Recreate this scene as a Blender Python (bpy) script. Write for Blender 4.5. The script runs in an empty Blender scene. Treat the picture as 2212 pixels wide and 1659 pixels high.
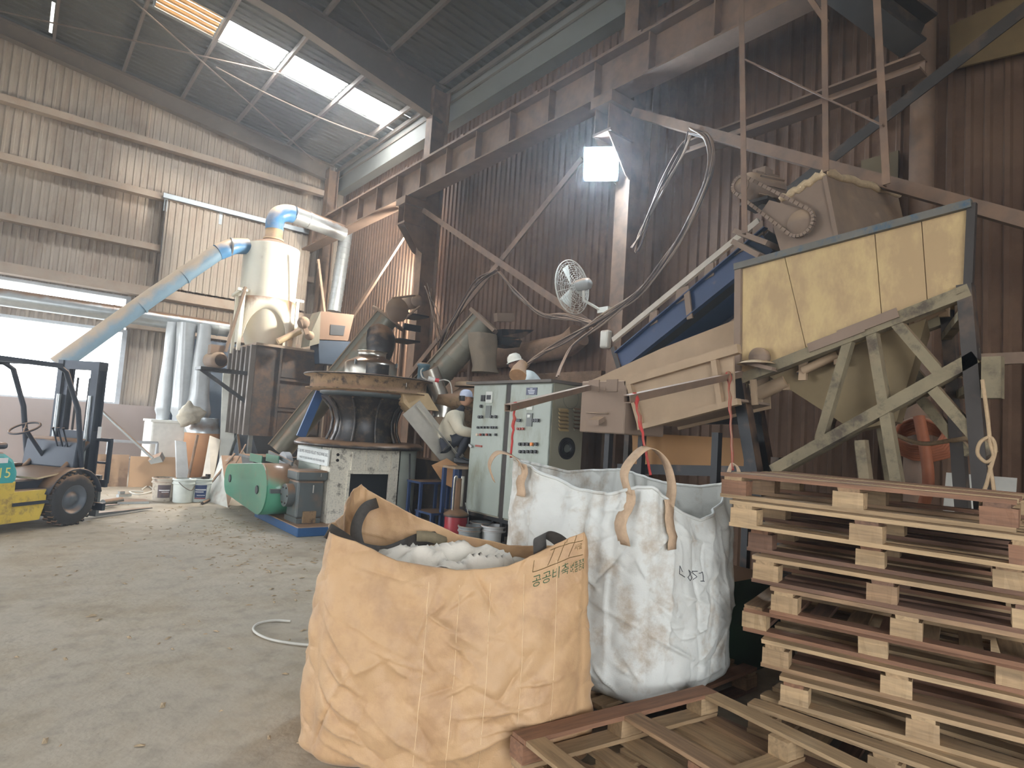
import bpy, math, random
from mathutils import Vector as V, Matrix, noise
random.seed(7)
sc = bpy.context.scene
col = sc.collection
# ---------------------------------------------------------------- camera
FPX, YAW, PIT, ROL, EYE = 1350.0, math.radians(38.5), math.radians(4.3), math.radians(3.8), V((0, 0, 1.6))
_f = V((math.sin(YAW)*math.cos(PIT), math.cos(YAW)*math.cos(PIT), math.sin(PIT)))
_r = V((math.cos(YAW), -math.sin(YAW), 0)); _u = _r.cross(_f)
RT = _r*math.cos(ROL) + _u*math.sin(ROL); UP = _u*math.cos(ROL) - _r*math.sin(ROL)
cd = bpy.data.cameras.new('camera'); cam = bpy.data.objects.new('camera', cd); col.objects.link(cam)
cd.sensor_width = 36; cd.lens = FPX/2212*36; cd.clip_end = 300; cd.clip_start = .05
cam.matrix_world = Matrix(((RT.x, UP.x, -_f.x, EYE.x), (RT.y, UP.y, -_f.y, EYE.y), (RT.z, UP.z, -_f.z, EYE.z), (0, 0, 0, 1)))
sc.camera = cam
def at(px, py, ax, val):
    "survey helper: the point where the sight line through a photo pixel meets the plane ax=val of the hall"
    d = RT*(px-1106)/FPX - UP*(py-829.5)/FPX + _f
    i = 'XYZ'.index(ax); t = (val-EYE[i])/d[i]
    return EYE + d*t
# ---------------------------------------------------------------- world, lamps, exposure
sc.view_settings.view_transform = 'Standard'; sc.view_settings.look = 'None'
sc.view_settings.exposure = 0.0; sc.view_settings.gamma = 1; sc.view_settings.use_curve_mapping = False
sc.cycles.max_bounces = 4; sc.cycles.diffuse_bounces = 3; sc.cycles.glossy_bounces = 2; sc.cycles.transmission_bounces = 2; sc.cycles.caustics_reflective = False; sc.cycles.caustics_refractive = False
sc.cycles.use_adaptive_sampling = True; sc.cycles.adaptive_threshold = .15; sc.cycles.adaptive_min_samples = 16
w = bpy.data.worlds.new('sky'); sc.world = w; w.use_nodes = True
bg = w.node_tree.nodes['Background']; bg.inputs[0].default_value = (.90, .95, 1.0, 1); bg.inputs[1].default_value = 12.5
def area(name, loc, aim, sx, sy, power, color, spread=180, portal=False):
    l = bpy.data.lights.new(name, 'AREA'); l.shape = 'RECTANGLE'; l.size = sx; l.size_y = sy; l.energy = power; l.color = color
    l.spread = math.radians(spread); l.cycles.is_portal = portal
    o = bpy.data.objects.new(name, l); col.objects.link(o); o.location = loc
    o.rotation_euler = (V(aim)-V(loc)).to_track_quat('-Z', 'Y').to_euler(); return o
# daylight enters by the gable window strip, the skylight and the big door behind the camera
area('daylight_portal_gable', (-2.0, 18.06, 2.5), (-2.0, 10, 2.5), 8.0, 1.75, 1, (1, 1, 1), portal=True)
area('daylight_portal_clerestory', (-2.0, 18.06, 3.95), (-2.0, 10, 3.95), 8.0, .5, 1, (1, 1, 1), portal=True)
area('daylight_portal_rear_door', (-3, -7.06, 2.4), (-3, 0, 2.4), 9.0, 4.8, 1, (1, 1, 1), portal=True)

area('daylight_portal_side_door', (-11.12, 11.0, 2.3), (0, 11.0, 2.3), 10.0, 4.6, 1, (1, 1, 1), portal=True)

# ---------------------------------------------------------------- materials
def lin(c):
    return tuple(((x/255)/12.92 if x/255 <= .04045 else ((x/255+.055)/1.055)**2.4) for x in c)
MATS = {}
DUST = (150, 118, 92)
def mat(name, c, rough=.65, metal=0., dust=0., var=.18, scale=3., bump=0., bscale=40., dcol=DUST, c2=None, c2amt=.5, stretch=None, speck=0., coat=0.):
    """Principled material: base colour with blotchy variation, optional second colour in patches, and dust lying on upward faces"""
    if name in MATS: return MATS[name]
    m = bpy.data.materials.new(name); m.use_nodes = True; MATS[name] = m
    t = m.node_tree; N = t.nodes; L = t.links; b = N['Principled BSDF']
    tc = N.new('ShaderNodeTexCoord'); src = tc.outputs['Object']
    if stretch:
        mp = N.new('ShaderNodeMapping'); mp.inputs['Scale'].default_value = stretch; L.new(src, mp.inputs[0]); src = mp.outputs[0]
    n1 = N.new('ShaderNodeTexNoise'); n1.inputs['Scale'].default_value = scale; n1.inputs['Detail'].default_value = 6; n1.inputs['Roughness'].default_value = .65
    L.new(src, n1.inputs['Vector'])
    a = lin(c); r1 = N.new('ShaderNodeValToRGB'); e = r1.color_ramp.elements
    e[0].position = .28; e[1].position = .72
    e[0].color = (*[x*(1-var) for x in a], 1); e[1].color = (*[min(1, x*(1+var)) for x in a], 1)
    L.new(n1.outputs['Fac'], r1.inputs[0]); out = r1.outputs[0]
    def mix(fac, A, B):
        x = N.new('ShaderNodeMix'); x.data_type = 'RGBA'
        if isinstance(fac, float): x.inputs['Factor'].default_value = fac
        else: L.new(fac, x.inputs['Factor'])
        L.new(A, x.inputs['A'])
        if isinstance(B, tuple): x.inputs['B'].default_value = (*B, 1)
        else: L.new(B, x.inputs['B'])
        return x.outputs['Result']
    def ramp(s, p0, p1):
        x = N.new('ShaderNodeMapRange'); x.inputs['From Min'].default_value = p0; x.inputs['From Max'].default_value = p1; L.new(s, x.inputs['Value']); return x.outputs['Result']
    if c2:
        n2 = N.new('ShaderNodeTexNoise'); n2.inputs['Scale'].default_value = scale*1.7+.13; n2.inputs['Detail'].default_value = 8; n2.inputs['Roughness'].default_value = .7
        L.new(src, n2.inputs['Vector']); out = mix(ramp(n2.outputs['Fac'], .60-c2amt*.28, .72-c2amt*.2), out, lin(c2))
    if speck:
        n4 = N.new('ShaderNodeTexNoise'); n4.inputs['Scale'].default_value = scale*14; n4.inputs['Detail'].default_value = 4; L.new(src, n4.inputs['Vector'])
        mm = N.new('ShaderNodeMath'); mm.operation = 'MULTIPLY'; mm.inputs[1].default_value = speck; L.new(ramp(n4.outputs['Fac'], .5, .75), mm.inputs[0])
        out = mix(mm.outputs[0], out, tuple(x*.35 for x in a))
    if dust:
        g = N.new('ShaderNodeNewGeometry'); sx = N.new('ShaderNodeSeparateXYZ'); L.new(g.outputs['Normal'], sx.inputs[0])
        n3 = N.new('ShaderNodeTexNoise'); n3.inputs['Scale'].default_value = 5; n3.inputs['Detail'].default_value = 5
        L.new(g.outputs['Position'], n3.inputs['Vector'])
        ad = N.new('ShaderNodeMath'); ad.operation = 'MULTIPLY_ADD'; L.new(n3.outputs['Fac'], ad.inputs[0]); ad.inputs[1].default_value = .9; L.new(sx.outputs['Z'], ad.inputs[2])
        f1 = ramp(ad.outputs[0], 1.0-dust*.95, 1.35-dust*.6)
        out = mix(f1, out, lin(dcol))
    L.new(out, b.inputs['Base Color'])
    b.inputs['Roughness'].default_value = rough; b.inputs['Metallic'].default_value = metal
    if coat: b.inputs['Coat Weight'].default_value = coat
    if bump:
        nb = N.new('ShaderNodeTexNoise'); nb.inputs['Scale'].default_value = bscale; nb.inputs['Detail'].default_value = 5; L.new(src, nb.inputs['Vector'])
        bp = N.new('ShaderNodeBump'); bp.inputs['Strength'].default_value = bump; bp.inputs['Distance'].default_value = .01
        L.new(nb.outputs['Fac'], bp.inputs['Height']); L.new(bp.outputs[0], b.inputs['Normal'])
    return m
def emit(name, c, s):
    if name in MATS: return MATS[name]
    m = bpy.data.materials.new(name); m.use_nodes = True; MATS[name] = m; t = m.node_tree
    t.nodes.clear(); e = t.nodes.new('ShaderNodeEmission'); o = t.nodes.new('ShaderNodeOutputMaterial')
    e.inputs[0].default_value = (*c, 1); e.inputs[1].default_value = s; t.links.new(e.outputs[0], o.inputs[0]); return m
def glassy(name, c, alpha, rough=.25):
    m = mat(name, c, rough); b = m.node_tree.nodes['Principled BSDF']; b.inputs['Alpha'].default_value = alpha; return m

# ---------------------------------------------------------------- mesh helpers
ORG = {}
class MB:
    def __init__(s): s.v = []; s.f = []; s.sm = []
    def add(s, vs, fs, smooth=False):
        o = len(s.v); s.v += [V(p) for p in vs]; s.f += [tuple(i+o for i in f) for f in fs]; s.sm += [smooth]*len(fs); return s
    def hexa(s, p):
        return s.add(p, [(3, 2, 1, 0), (4, 5, 6, 7), (0, 1, 5, 4), (1, 2, 6, 5), (2, 3, 7, 6), (3, 0, 4, 7)])
    def box(s, c, d, rz=0., rx=0., ry=0.):
        m = Matrix.Rotation(rz, 3, 'Z') @ Matrix.Rotation(ry, 3, 'Y') @ Matrix.Rotation(rx, 3, 'X'); c = V(c); x, y, z = d[0]/2, d[1]/2, d[2]/2
        return s.hexa([c + m @ V(q) for q in ((-x, -y, -z), (x, -y, -z), (x, y, -z), (-x, y, -z), (-x, -y, z), (x, -y, z), (x, y, z), (-x, y, z))])
    def lo(s, lo, hi):
        return s.box(((lo[0]+hi[0])/2, (lo[1]+hi[1])/2, (lo[2]+hi[2])/2), (hi[0]-lo[0], hi[1]-lo[1], hi[2]-lo[2]))
    def frame(s, p, q, up=(0, 0, 1)):
        p, q = V(p), V(q); d = (q-p).normalized(); u = V(up)
        if abs(d.dot(u.normalized())) > .995: u = V((0, 1, 0)) if abs(d.y) < .9 else V((1, 0, 0))
        a = d.cross(u).normalized(); return p, q, d, a, a.cross(d).normalized()
    def bar(s, p, q, w, h=None, up=(0, 0, 1)):
        h = h or w; p, q, d, a, b = s.frame(p, q, up); w /= 2; h /= 2
        return s.hexa([p-a*w-b*h, p+a*w-b*h, p+a*w+b*h, p-a*w+b*h, q-a*w-b*h, q+a*w-b*h, q+a*w+b*h, q-a*w+b*h])
    def ibeam(s, p, q, w, h, t=.015, up=(0, 0, 1)):
        p, q, d, a, b = s.frame(p, q, up)
        for k in (1, -1): s.bar(p+b*k*(h-t)/2, q+b*k*(h-t)/2, w, t, up=b)
        return s.bar(p, q, t, h-2*t, up=b)
    def angle(s, p, q, w, t=.008, up=(0, 0, 1), flip=1):
        p, q, d, a, b = s.frame(p, q, up)
        s.bar(p-b*w/2, q-b*w/2, w, t, up=b); return s.bar(p-a*flip*(w/2-t/2), q-a*flip*(w/2-t/2), t, w, up=b)
    def tube(s, pts, r, n=8, cap=True, smooth=True):
        pts = [V(p) for p in pts]; rs = r if isinstance(r, (list, tuple)) else [r]*len(pts); vs = []; prev = None
        for i, p in enumerate(pts):
            d = (pts[min(i+1, len(pts)-1)]-pts[max(i-1, 0)]).normalized()
            if prev is None:
                u = V((0, 0, 1)) if abs(d.z) < .9 else V((1, 0, 0)); a = d.cross(u).normalized()
            else: a = (prev-d*prev.dot(d)).normalized()
            prev = a; b = d.cross(a)
            vs += [p+(a*math.cos(2*math.pi*k/n)+b*math.sin(2*math.pi*k/n))*rs[i] for k in range(n)]
        fs = [(i*n+k, i*n+(k+1) % n, (i+1)*n+(k+1) % n, (i+1)*n+k) for i in range(len(pts)-1) for k in range(n)]
        s.add(vs, fs, smooth)
        if cap: s.add(vs[:n], [tuple(range(n))[::-1]]); s.add(vs[-n:], [tuple(range(n))])
        return s
    def cyl(s, p, q, r, n=20, r2=None, cap=True): return s.tube([p, q], [r, r if r2 is None else r2], n, cap)
    def lathe(s, base, prof, n=32, axis=(0, 0, 1), a0=0., a1=2*math.pi, cap=False):
        ax = V(axis).normalized(); base = V(base); u = ax.orthogonal().normalized() if abs(ax.z) < .99 else V((1, 0, 0)); w_ = ax.cross(u)
        full = abs(a1-a0-2*math.pi) < 1e-6; m = n if full else n+1; vs = []
        for r, h in prof:
            for k in range(m):
                t = a0+(a1-a0)*k/n; vs.append(base+ax*h+(u*math.cos(t)+w_*math.sin(t))*r)
        fs = [(i*m+k, i*m+(k+1) % m, (i+1)*m+(k+1) % m, (i+1)*m+k) for i in range(len(prof)-1) for k in range(m if full else n)]
        s.add(vs, fs, True)
        if cap: s.add(vs[:m], [tuple(range(m))[::-1]]); s.add(vs[-m:], [tuple(range(m))])
        return s
    def prism(s, poly, vec):
        p = [V(x) for x in poly]; vec = V(vec); n = len(p)
        s.add(p+[x+vec for x in p], [tuple(range(n))[::-1], tuple(range(n, 2*n))]+[(i, (i+1) % n, (i+1) % n+n, i+n) for i in range(n)]); return s
    def grid(s, rows, smooth=True, closed=False):
        m = len(rows[0]); vs = [p for r in rows for p in r]
        fs = [(i*m+k, i*m+(k+1) % m, (i+1)*m+(k+1) % m, (i+1)*m+k) for i in range(len(rows)-1) for k in range(m if closed else m-1)]
        return s.add(vs, fs, smooth)
    def mesh(s, name, o=V((0, 0, 0))):
        me = bpy.data.meshes.new(name); me.from_pydata([p-o for p in s.v], [], s.f); me.polygons.foreach_set('use_smooth', s.sm); me.update()
        return me
    def build(s, name, m, parent=None, label=None, kind=None):
        o = ORG.get(parent.name, V((0, 0, 0))) if parent else V((0, 0, 0))
        ob = bpy.data.objects.new(name, s.mesh(name, o)); ob.data.materials.append(m); col.objects.link(ob)
        if parent: ob.parent = parent; ORG[ob.name] = o
        if label: ob['label'] = label
        if kind: ob['kind'] = kind
        return ob
    def solo(s, name, m, label, cat, group=None, kind=None):
        xs = [p.x for p in s.v]; ys = [p.y for p in s.v]; zs = [p.z for p in s.v]
        o = V(((min(xs)+max(xs))/2, (min(ys)+max(ys))/2, min(zs)))
        ob = bpy.data.objects.new(name, s.mesh(name, o)); ob.data.materials.append(m); col.objects.link(ob); ob.location = o; ORG[ob.name] = o
        return tag(ob, label, cat, group, kind)
def tag(o, label=None, cat=None, group=None, kind=None):
    for k, v_ in (('label', label), ('category', cat), ('group', group), ('kind', kind)):
        if v_: o[k] = v_
    return o
def thing(name, label, cat, loc=(0, 0, 0), group=None, kind=None):
    o = bpy.data.objects.new(name, None); col.objects.link(o); o.location = loc; o.empty_display_size = .1; ORG[o.name] = V(loc)
    return tag(o, label, cat, group, kind)
def copy_tree(o, parent=None):
    c = o.copy(); col.objects.link(c); c.parent = parent
    for ch in list(o.children): copy_tree(ch, c)
    return c
def solidify(o, t): m = o.modifiers.new('thickness', 'SOLIDIFY'); m.thickness = t; m.offset = 0; return o
def bevel(o, w=.006, n=1): m = o.modifiers.new('bevel', 'BEVEL'); m.width = w; m.segments = n; m.limit_method = 'ANGLE'; return o
def lerp(a, b, t): return V(a)*(1-t)+V(b)*t
def curve(pts, n=8):
    "Catmull-Rom through points"
    P = [V(p) for p in pts]; P = [P[0]*2-P[1]]+P+[P[-1]*2-P[-2]]; out = []
    for i in range(1, len(P)-2):
        for k in range(n):
            t = k/n; a, b, c, d = P[i-1], P[i], P[i+1], P[i+2]
            out.append(.5*((2*b)+(c-a)*t+(2*a-5*b+4*c-d)*t*t+(3*b-a-3*c+d)*t**3))
    return out+[P[-2]]
def text_mesh(body, size, font_extrude=0.0):
    "flat lettering as triangles in the XY plane, centred; returns verts, faces"
    c = bpy.data.curves.new('lettering', 'FONT'); c.body = body; c.size = size; c.align_x = 'CENTER'; c.align_y = 'CENTER'; c.resolution_u = 3; c.extrude = font_extrude
    o = bpy.data.objects.new('lettering', c); col.objects.link(o); dg = bpy.context.evaluated_depsgraph_get(); dg.update()
    me = o.evaluated_get(dg).to_mesh(); vs = [v_.co.copy() for v_ in me.vertices]; fs = [tuple(p.vertices) for p in me.polygons]
    o.evaluated_get(dg).to_mesh_clear(); bpy.data.objects.remove(o); bpy.data.curves.remove(c); return vs, fs
def lettering(body, size, origin, ux, uy, m, parent, name='lettering', lift=.003):
    vs, fs = text_mesh(body, size); ux = V(ux).normalized(); uy = V(uy).normalized(); nz = ux.cross(uy)
    b = MB(); b.add([V(origin)+ux*p.x+uy*p.y+nz*lift for p in vs], fs); return b.build(name, m, parent)
# ================================================================ setting
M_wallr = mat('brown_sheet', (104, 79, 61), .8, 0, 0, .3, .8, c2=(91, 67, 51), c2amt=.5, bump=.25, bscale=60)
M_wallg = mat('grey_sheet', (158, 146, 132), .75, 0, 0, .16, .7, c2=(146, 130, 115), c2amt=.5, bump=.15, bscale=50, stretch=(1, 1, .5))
M_roof = mat('roof_sheet', (74, 73, 65), .7, 0, 0, .15, .6)
M_steel = mat('dusty_steel', (112, 92, 78), .75, 0, .75, .2, 2.5, bump=.15)
M_dark = mat('dark_steel', (58, 52, 48), .6, .2, .55, .25, 3)
M_black = mat('black_steel', (34, 34, 36), .5, .3, .5, .2, 4)
M_rafter = mat('rafter_steel', (104, 94, 84), .75, 0, .5, .12, 1.5)
M_floor = mat('floor_concrete', (174, 162, 144), .85, 0, 0, .2, .5, c2=(160, 145, 123), c2amt=.5, bump=.5, bscale=26, speck=.35)
M_conc = mat('concrete_wall', (172, 156, 148), .85, 0, 0, .1, 1)
GY, WX = 18.0, 7.3
def roofz(x): return 9.2+.11*(6.9-x) if x > -2 else 9.2+.11*(6.9+2)-.11*(-2-x)
def S(mb, name, m, parent=None): return mb.build(name, m, parent, kind=None if parent else 'structure')
def corr(o, u, n, zlo, zhi, u0, u1, pitch=.16, amp=.028):
    """trapezoid-ribbed sheet: o+u*s, depth along n; zlo/zhi are functions of s"""
    prof = ((0, 0), (.3, 0), (.42, 1), (.68, 1), (.8, 0)); lo, hi = [], []; k = math.floor(u0/pitch)
    o, u, n = V(o), V(u), V(n); pts = []
    while k*pitch < u1:
        for a, h in prof:
            s_ = (k+a)*pitch
            if u0 <= s_ <= u1: pts.append((s_, h))
        k += 1
    for s_, h in pts:
        p = o+u*s_+n*(h*amp); lo.append(p+V((0, 0, 1))*zlo(s_)); hi.append(p+V((0, 0, 1))*zhi(s_))
    return [lo, hi]
# floor
b = MB(); nx, ny = 44, 60; rows = []
for j in range(ny+1):
    r = []
    for i in range(nx+1):
        x = -11+18.3*i/nx; y = -7+25*j/ny
        r.append((x, y, 0))
    rows.append(r)
b.grid(rows); floor = S(b, 'floor', M_floor)
b = MB(); b.lo((-60, -60, -.3), (60, 70, -.05)); S(b, 'ground', mat('yard', (150, 150, 145), .9))
# long wall (right) and its concrete plinth
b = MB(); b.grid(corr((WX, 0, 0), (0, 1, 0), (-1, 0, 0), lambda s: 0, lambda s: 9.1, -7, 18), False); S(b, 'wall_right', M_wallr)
# gable wall with window openings (X<2.0)
M_win = mat('window_steel', (190, 195, 200), .5, .2)
b = MB(); top = lambda x: roofz(x)-.02
b.grid(corr((0, GY, 0), (1, 0, 0), (0, -1, 0), lambda s: .0, top, 2.0, 7.3), False)
b.grid(corr((0, GY, 0), (1, 0, 0), (0, -1, 0), lambda s: 4.25, top, -11, 2.06), False)
b.grid(corr((0, GY, 0), (1, 0, 0), (0, -1, 0), lambda s: 3.42, lambda s: 3.72, -6, 2.02), False)
b.grid(corr((0, GY, 0), (1, 0, 0), (0, -1, 0), lambda s: 0, lambda s: 4.25, -11, -6), False)
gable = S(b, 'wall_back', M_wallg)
b = MB(); b.lo((-11, 17.86, 0), (3.05, 18.1, 1.62)); S(b, 'wall_base', M_conc)
for nm, z0, z1 in (('window_1', 1.62, 3.42), ('window_2', 3.72, 4.25)):
    r = tag(thing(nm, 'wide bright opening in the far gable wall' if nm == 'window_1' else 'narrow bright slot above the wide gable opening', 'window', (2, GY, z0)), kind='structure')
    fr = MB(); fr.lo((1.96, 17.9, z0), (2.06, 18.05, z1)); fr.lo((-6, 17.93, z0-.03), (2.06, 18.05, z0+.04)); fr.lo((-6, 17.93, z1-.04), (2.06, 18.05, z1+.03)); fr.build('window_frame', M_win, r)
    if z0 < 3:
        pass
# rear and left walls (behind and beside the viewer), rear wall has a wide open door
b = MB(); b.lo((-11.1, -7, 0), (-11, 6, 8.3)); b.lo((-11.1, 16, 0), (-11, 18, 8.3)); b.lo((-11.1, 6, 4.6), (-11, 16, 8.3)); S(b, 'wall_left', M_wallg)
b = MB(); b.lo((-11, -7.1, 0), (-7.5, -7, 9)); b.lo((1.5, -7.1, 0), (7.3, -7, 9)); b.lo((-7.5, -7.1, 4.8), (1.5, -7, 10.2)); S(b, 'wall_front', M_wallg)
# roof sheets: ribs run down the slope; a strip is left open for the skylight
SK0, SK1 = 13.6, 14.52
def roofsheet(y0, y1, x0, x1):
    pit = .2; prof = ((0, 0), (.4, 0), (.5, 1), (.85, 1), (.95, 0)); k = math.floor(y0/pit); A, B = [], []
    while k*pit < y1:
        for a, h in prof:
            y = (k+a)*pit
            if y0 <= y <= y1: A.append((x0, y, roofz(x0)+.03*h)); B.append((x1, y, roofz(x1)+.03*h))
        k += 1
    return [A, B]
b = MB(); b.grid(roofsheet(-7, SK0, -2, 7.4), False); b.grid(roofsheet(SK1, 18.1, -2, 7.4), False); b.grid(roofsheet(SK0, SK1, -2, 1.45), False); b.grid(roofsheet(-7, 18.1, -11.1, -2), False)
b.grid(roofsheet(SK0, SK1, 6.82, 7.4), False)
S(b, 'ceiling', M_roof)
b = MB(); b.lo((-11.1, -7.1, 10.7), (7.5, 13.4, 10.75)); b.lo((-11.1, 14.7, 10.7), (7.5, 18.2, 10.75)); b.lo((-11.1, 13.4, 10.7), (1.2, 14.7, 10.75)); S(b, 'roof_board', M_roof)
sky = tag(thing('window_3', 'bright translucent skylight strip running down the roof slope', 'skylight', (4.5, 14, 9.5)), kind='structure')
for i, (a, c) in enumerate(((2.72, 3.96), (4.06, 5.36), (5.46, 6.76))):
    p = MB(); p.grid(roofsheet(SK0, SK1, a, c), False); p.build('pane', emit('skylight_pane', (.93, .97, 1), 55), sky)
p = MB(); p.grid(roofsheet(SK0, SK1, 1.5, 2.62), False)
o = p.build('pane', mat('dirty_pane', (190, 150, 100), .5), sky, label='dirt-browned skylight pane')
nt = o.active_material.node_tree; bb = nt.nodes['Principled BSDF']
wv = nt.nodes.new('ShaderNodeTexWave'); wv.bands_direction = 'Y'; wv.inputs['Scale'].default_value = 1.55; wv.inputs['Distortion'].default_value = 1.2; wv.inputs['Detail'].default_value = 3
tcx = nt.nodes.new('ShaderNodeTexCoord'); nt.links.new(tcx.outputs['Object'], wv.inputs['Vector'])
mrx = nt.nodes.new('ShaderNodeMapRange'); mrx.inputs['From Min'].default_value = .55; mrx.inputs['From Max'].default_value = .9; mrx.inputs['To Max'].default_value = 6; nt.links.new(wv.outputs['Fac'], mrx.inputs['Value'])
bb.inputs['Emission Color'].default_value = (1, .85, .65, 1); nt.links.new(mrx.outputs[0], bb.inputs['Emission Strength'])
p = MB(); p.prism([(-.16, 16.2, roofz(-.16)-.012), (-.10, 16.2, roofz(-.1)-.012), (-.10, 17.6, roofz(-.1)-.012), (-.16, 17.6, roofz(-.16)-.012)], (0, 0, .005)); p.build('gap_pane', emit('roof_gap', (1, .97, .9), 3), sky, label='narrow bright slit between two roof sheets')
# purlins under the roof
PX = (-1.42, -.05, 1.35, 2.67, 4.02, 5.42, 6.72)
for i, x in enumerate(PX):
    b = MB(); z = roofz(x)-.07
    b.bar((x, -7, z), (x, 17.9, z), .06, .12); S(b, 'trim_%d' % (i+1), M_rafter)
for i, x in enumerate((-3.4, -5, -6.6, -8.2, -9.8)):
    b = MB(); z = roofz(x)-.07; b.bar((x, -7, z), (x, 17.9, z), .06, .12); S(b, 'trim_%d' % (i+10), M_rafter)
# rafters (tapered) and columns
def rafter(y, w=.22):
    b = MB(); xs = [-2+ (8.8)*k/10 for k in range(11)]
    def dep(x): return .42+.38*max(0, (x-3.2)/3.6)**1.0 if y < 17 else .34+.14*(x+2)/8.8
    T = [(x, roofz(x)-.14) for x in xs]; Bm = [(x, roofz(x)-.14-dep(x)) for x in xs]
    for off, rows_ in ((None, (T, Bm)),):
        b.grid([[V((x, y, z)) for x, z in T], [V((x, y, z)) for x, z in Bm]], False)
    for R_ in (T, Bm):
        for p, q in zip(R_, R_[1:]): b.bar((p[0], y, p[1]), (q[0], y, q[1]), w, .016)
    o = S(b, 'rafter', M_rafter); tag(o, {True: 'sloping roof rafter along the top of the gable wall', False: 'deep haunched rafter above the skylight end'}[y > 17], 'rafter')
    m = [p for p in b.v]
    c2 = MB(); c2.add([V((-4-p.x, p.y, p.z)) for p in m], [f[::-1] for f in b.f]); S(c2, 'rafter', M_rafter); return o
for y in (17.75, 11.7): rafter(y)
for y in (5.95, 0.0, -5.6):
    o = rafter(y); o['label'] = 'roof rafter over the viewer, out of sight'
def column(x, y, z1, label, w=.26, d=.42, m=M_steel):
    b = MB(); b.ibeam((x, y, 0), (x, y, z1), w, d, .02, up=(1, 0, 0))
    o = b.build('column', m, kind='structure'); return tag(o, label, 'column')
column(6.72, 11.7, 9.0, 'dusty steel column where the crane beam meets the skylight rafter')
column(6.72, 5.95, 9.0, 'steel column carrying the white floodlight and the wall fan')
column(6.72, 0.1, 9.0, 'steel column next to the hopper, mostly out of view')
column(6.72, 17.6, 8.9, 'steel column in the far corner beside the elbow duct', .3, .3)
# eave box beam along the long wall
b = MB(); b.lo((7.0, -7, 8.36), (7.28, 17.9, 9.1)); S(b, 'trim_20', mat('eave_grey', (118, 118, 112), .7, 0, 0, .1, .8))
b = MB(); b.bar((6.95, -7, 9.02), (6.95, 17.9, 9.02), .06, .1); b.bar((7.0, -7, 8.8), (7.0, 17.9, 8.8), .05, .05); S(b, 'trim_21', M_rafter)
# girts on the gable
for i, z in enumerate((8.2, 6.9, 5.58)):
    b = MB(); b.lo((-11, 17.72, z-.07), (6.6 if i == 0 else 6.5, 17.95, z+.09)); S(b, 'trim_%d' % (30+i), mat('girt_dust', (158, 142, 126), .85, 0, .6, .1, 2, bump=.2))
b = MB(); b.lo((-11, 17.6, 4.32), (6.5, 17.95, 4.56)); S(b, 'trim_33', MATS['girt_dust'])
b = MB(); b.lo((2.0, 17.7, 3.5), (6.6, 17.95, 3.66)); S(b, 'trim_34', MATS['girt_dust'])
# crane runway beam with rail and stiffeners
cr = thing('crane_beam', 'long dusty crane runway beam crossing the hall below the roof', 'crane beam', (6.2, 6, 6.38), kind='structure')
b = MB(); b.ibeam((6.2, -7, 6.68), (6.2, 17.9, 6.68), .34, .62, .03); b.build('beam', M_steel, cr)
b = MB(); b.bar((6.12, -7, 7.03), (6.12, 17.9, 7.03), .05, .07); b.build('rail', M_steel, cr)
for k in range(23):
    y = -4.6+k*.98; b = MB(); b.lo((6.05, y-.01, 6.41), (6.19, y+.01, 6.95)); b.build('stiffener', M_steel, cr)
for k in range(8):
    y = 1.2+k*2.1; b = MB(); b.lo((6.05, y-.05, 6.98), (6.16, y+.05, 7.05)); b.build('rail_clip', M_steel, cr)
for y in (11.7, 5.95):
    r = thing('crane_bracket', 'gusseted bracket under the crane beam at the %s column' % ('skylight' if y > 9 else 'floodlit'), 'bracket', (6.3, y, 5.6), kind='structure')
    b = MB(); b.lo((5.98, y-.2, 6.2), (6.52, y+.2, 6.36)); b.lo((6.02, y-.17, 5.8), (6.52, y+.17, 5.84)); b.build('plate', M_steel, r)
    for dy in (-.13, .13):
        b = MB(); b.prism([(6.02, y+dy, 6.2), (6.52, y+dy, 6.2), (6.52, y+dy, 5.25), (6.42, y+dy, 5.3), (6.02, y+dy, 5.8)], (0, .015, 0)); b.build('gusset', M_steel, r)
# wall bracing (flat bars between the columns) and roof bracing rods
def braces(pts, label, r=.055, m=M_steel):
    b = MB(); b.angle(pts[0], pts[1], r*2, .012, up=(1, 0, 0)); return b.solo('brace', m, label, 'brace', kind='structure')
braces((at(918, 455, 'X', 6.5), at(1285, 705, 'X', 6.5)), 'dusty diagonal brace running down from the skylight column bracket')
braces((at(1262, 345, 'X', 6.56), at(885, 815, 'X', 6.56)), 'diagonal brace rising to the floodlight column')
braces((at(885, 495, 'X', 6.5), at(640, 880, 'X', 6.5)), 'diagonal brace behind the near screw conveyor')
braces((at(1372, 245, 'X', 6.45), at(2330, 510, 'X', 6.45)), 'long dusty brace passing behind the hopper housing', .06)
braces((at(2330, -60, 'X', 6.5), at(1660, 455, 'X', 6.5)), 'dark diagonal brace climbing to the upper right corner', .06, M_dark)
def rod(p, q, label, r=.014, sag=0.):
    pts = [lerp(p, q, t/10)-V((0, 0, sag*4*(t/10)*(1-t/10))) for t in range(11)]
    b = MB(); b.tube(pts, r, 6); return b.solo('brace_rod', M_rafter, label, 'brace rod', kind='structure')
rp = lambda x, y, dz=-.18: V((x, y, roofz(x)+dz))
rod(rp(.9, 14.2), rp(6.1, 17.6, -.25), 'thin roof bracing rod crossing in front of the skylight', .018)
rod(rp(-1.5, 17.6), rp(4.1, 14.2), 'thin bracing rod running to the middle skylight pane', .016)
rod(rp(2.9, 15.3), rp(6.85, 14.95), 'sagging rod just below the skylight strip', .016, .12)
rod(rp(4.0, 10.6), rp(6.3, 12.0), 'thin rod on the roof side of the deep rafter', .012)
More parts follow.
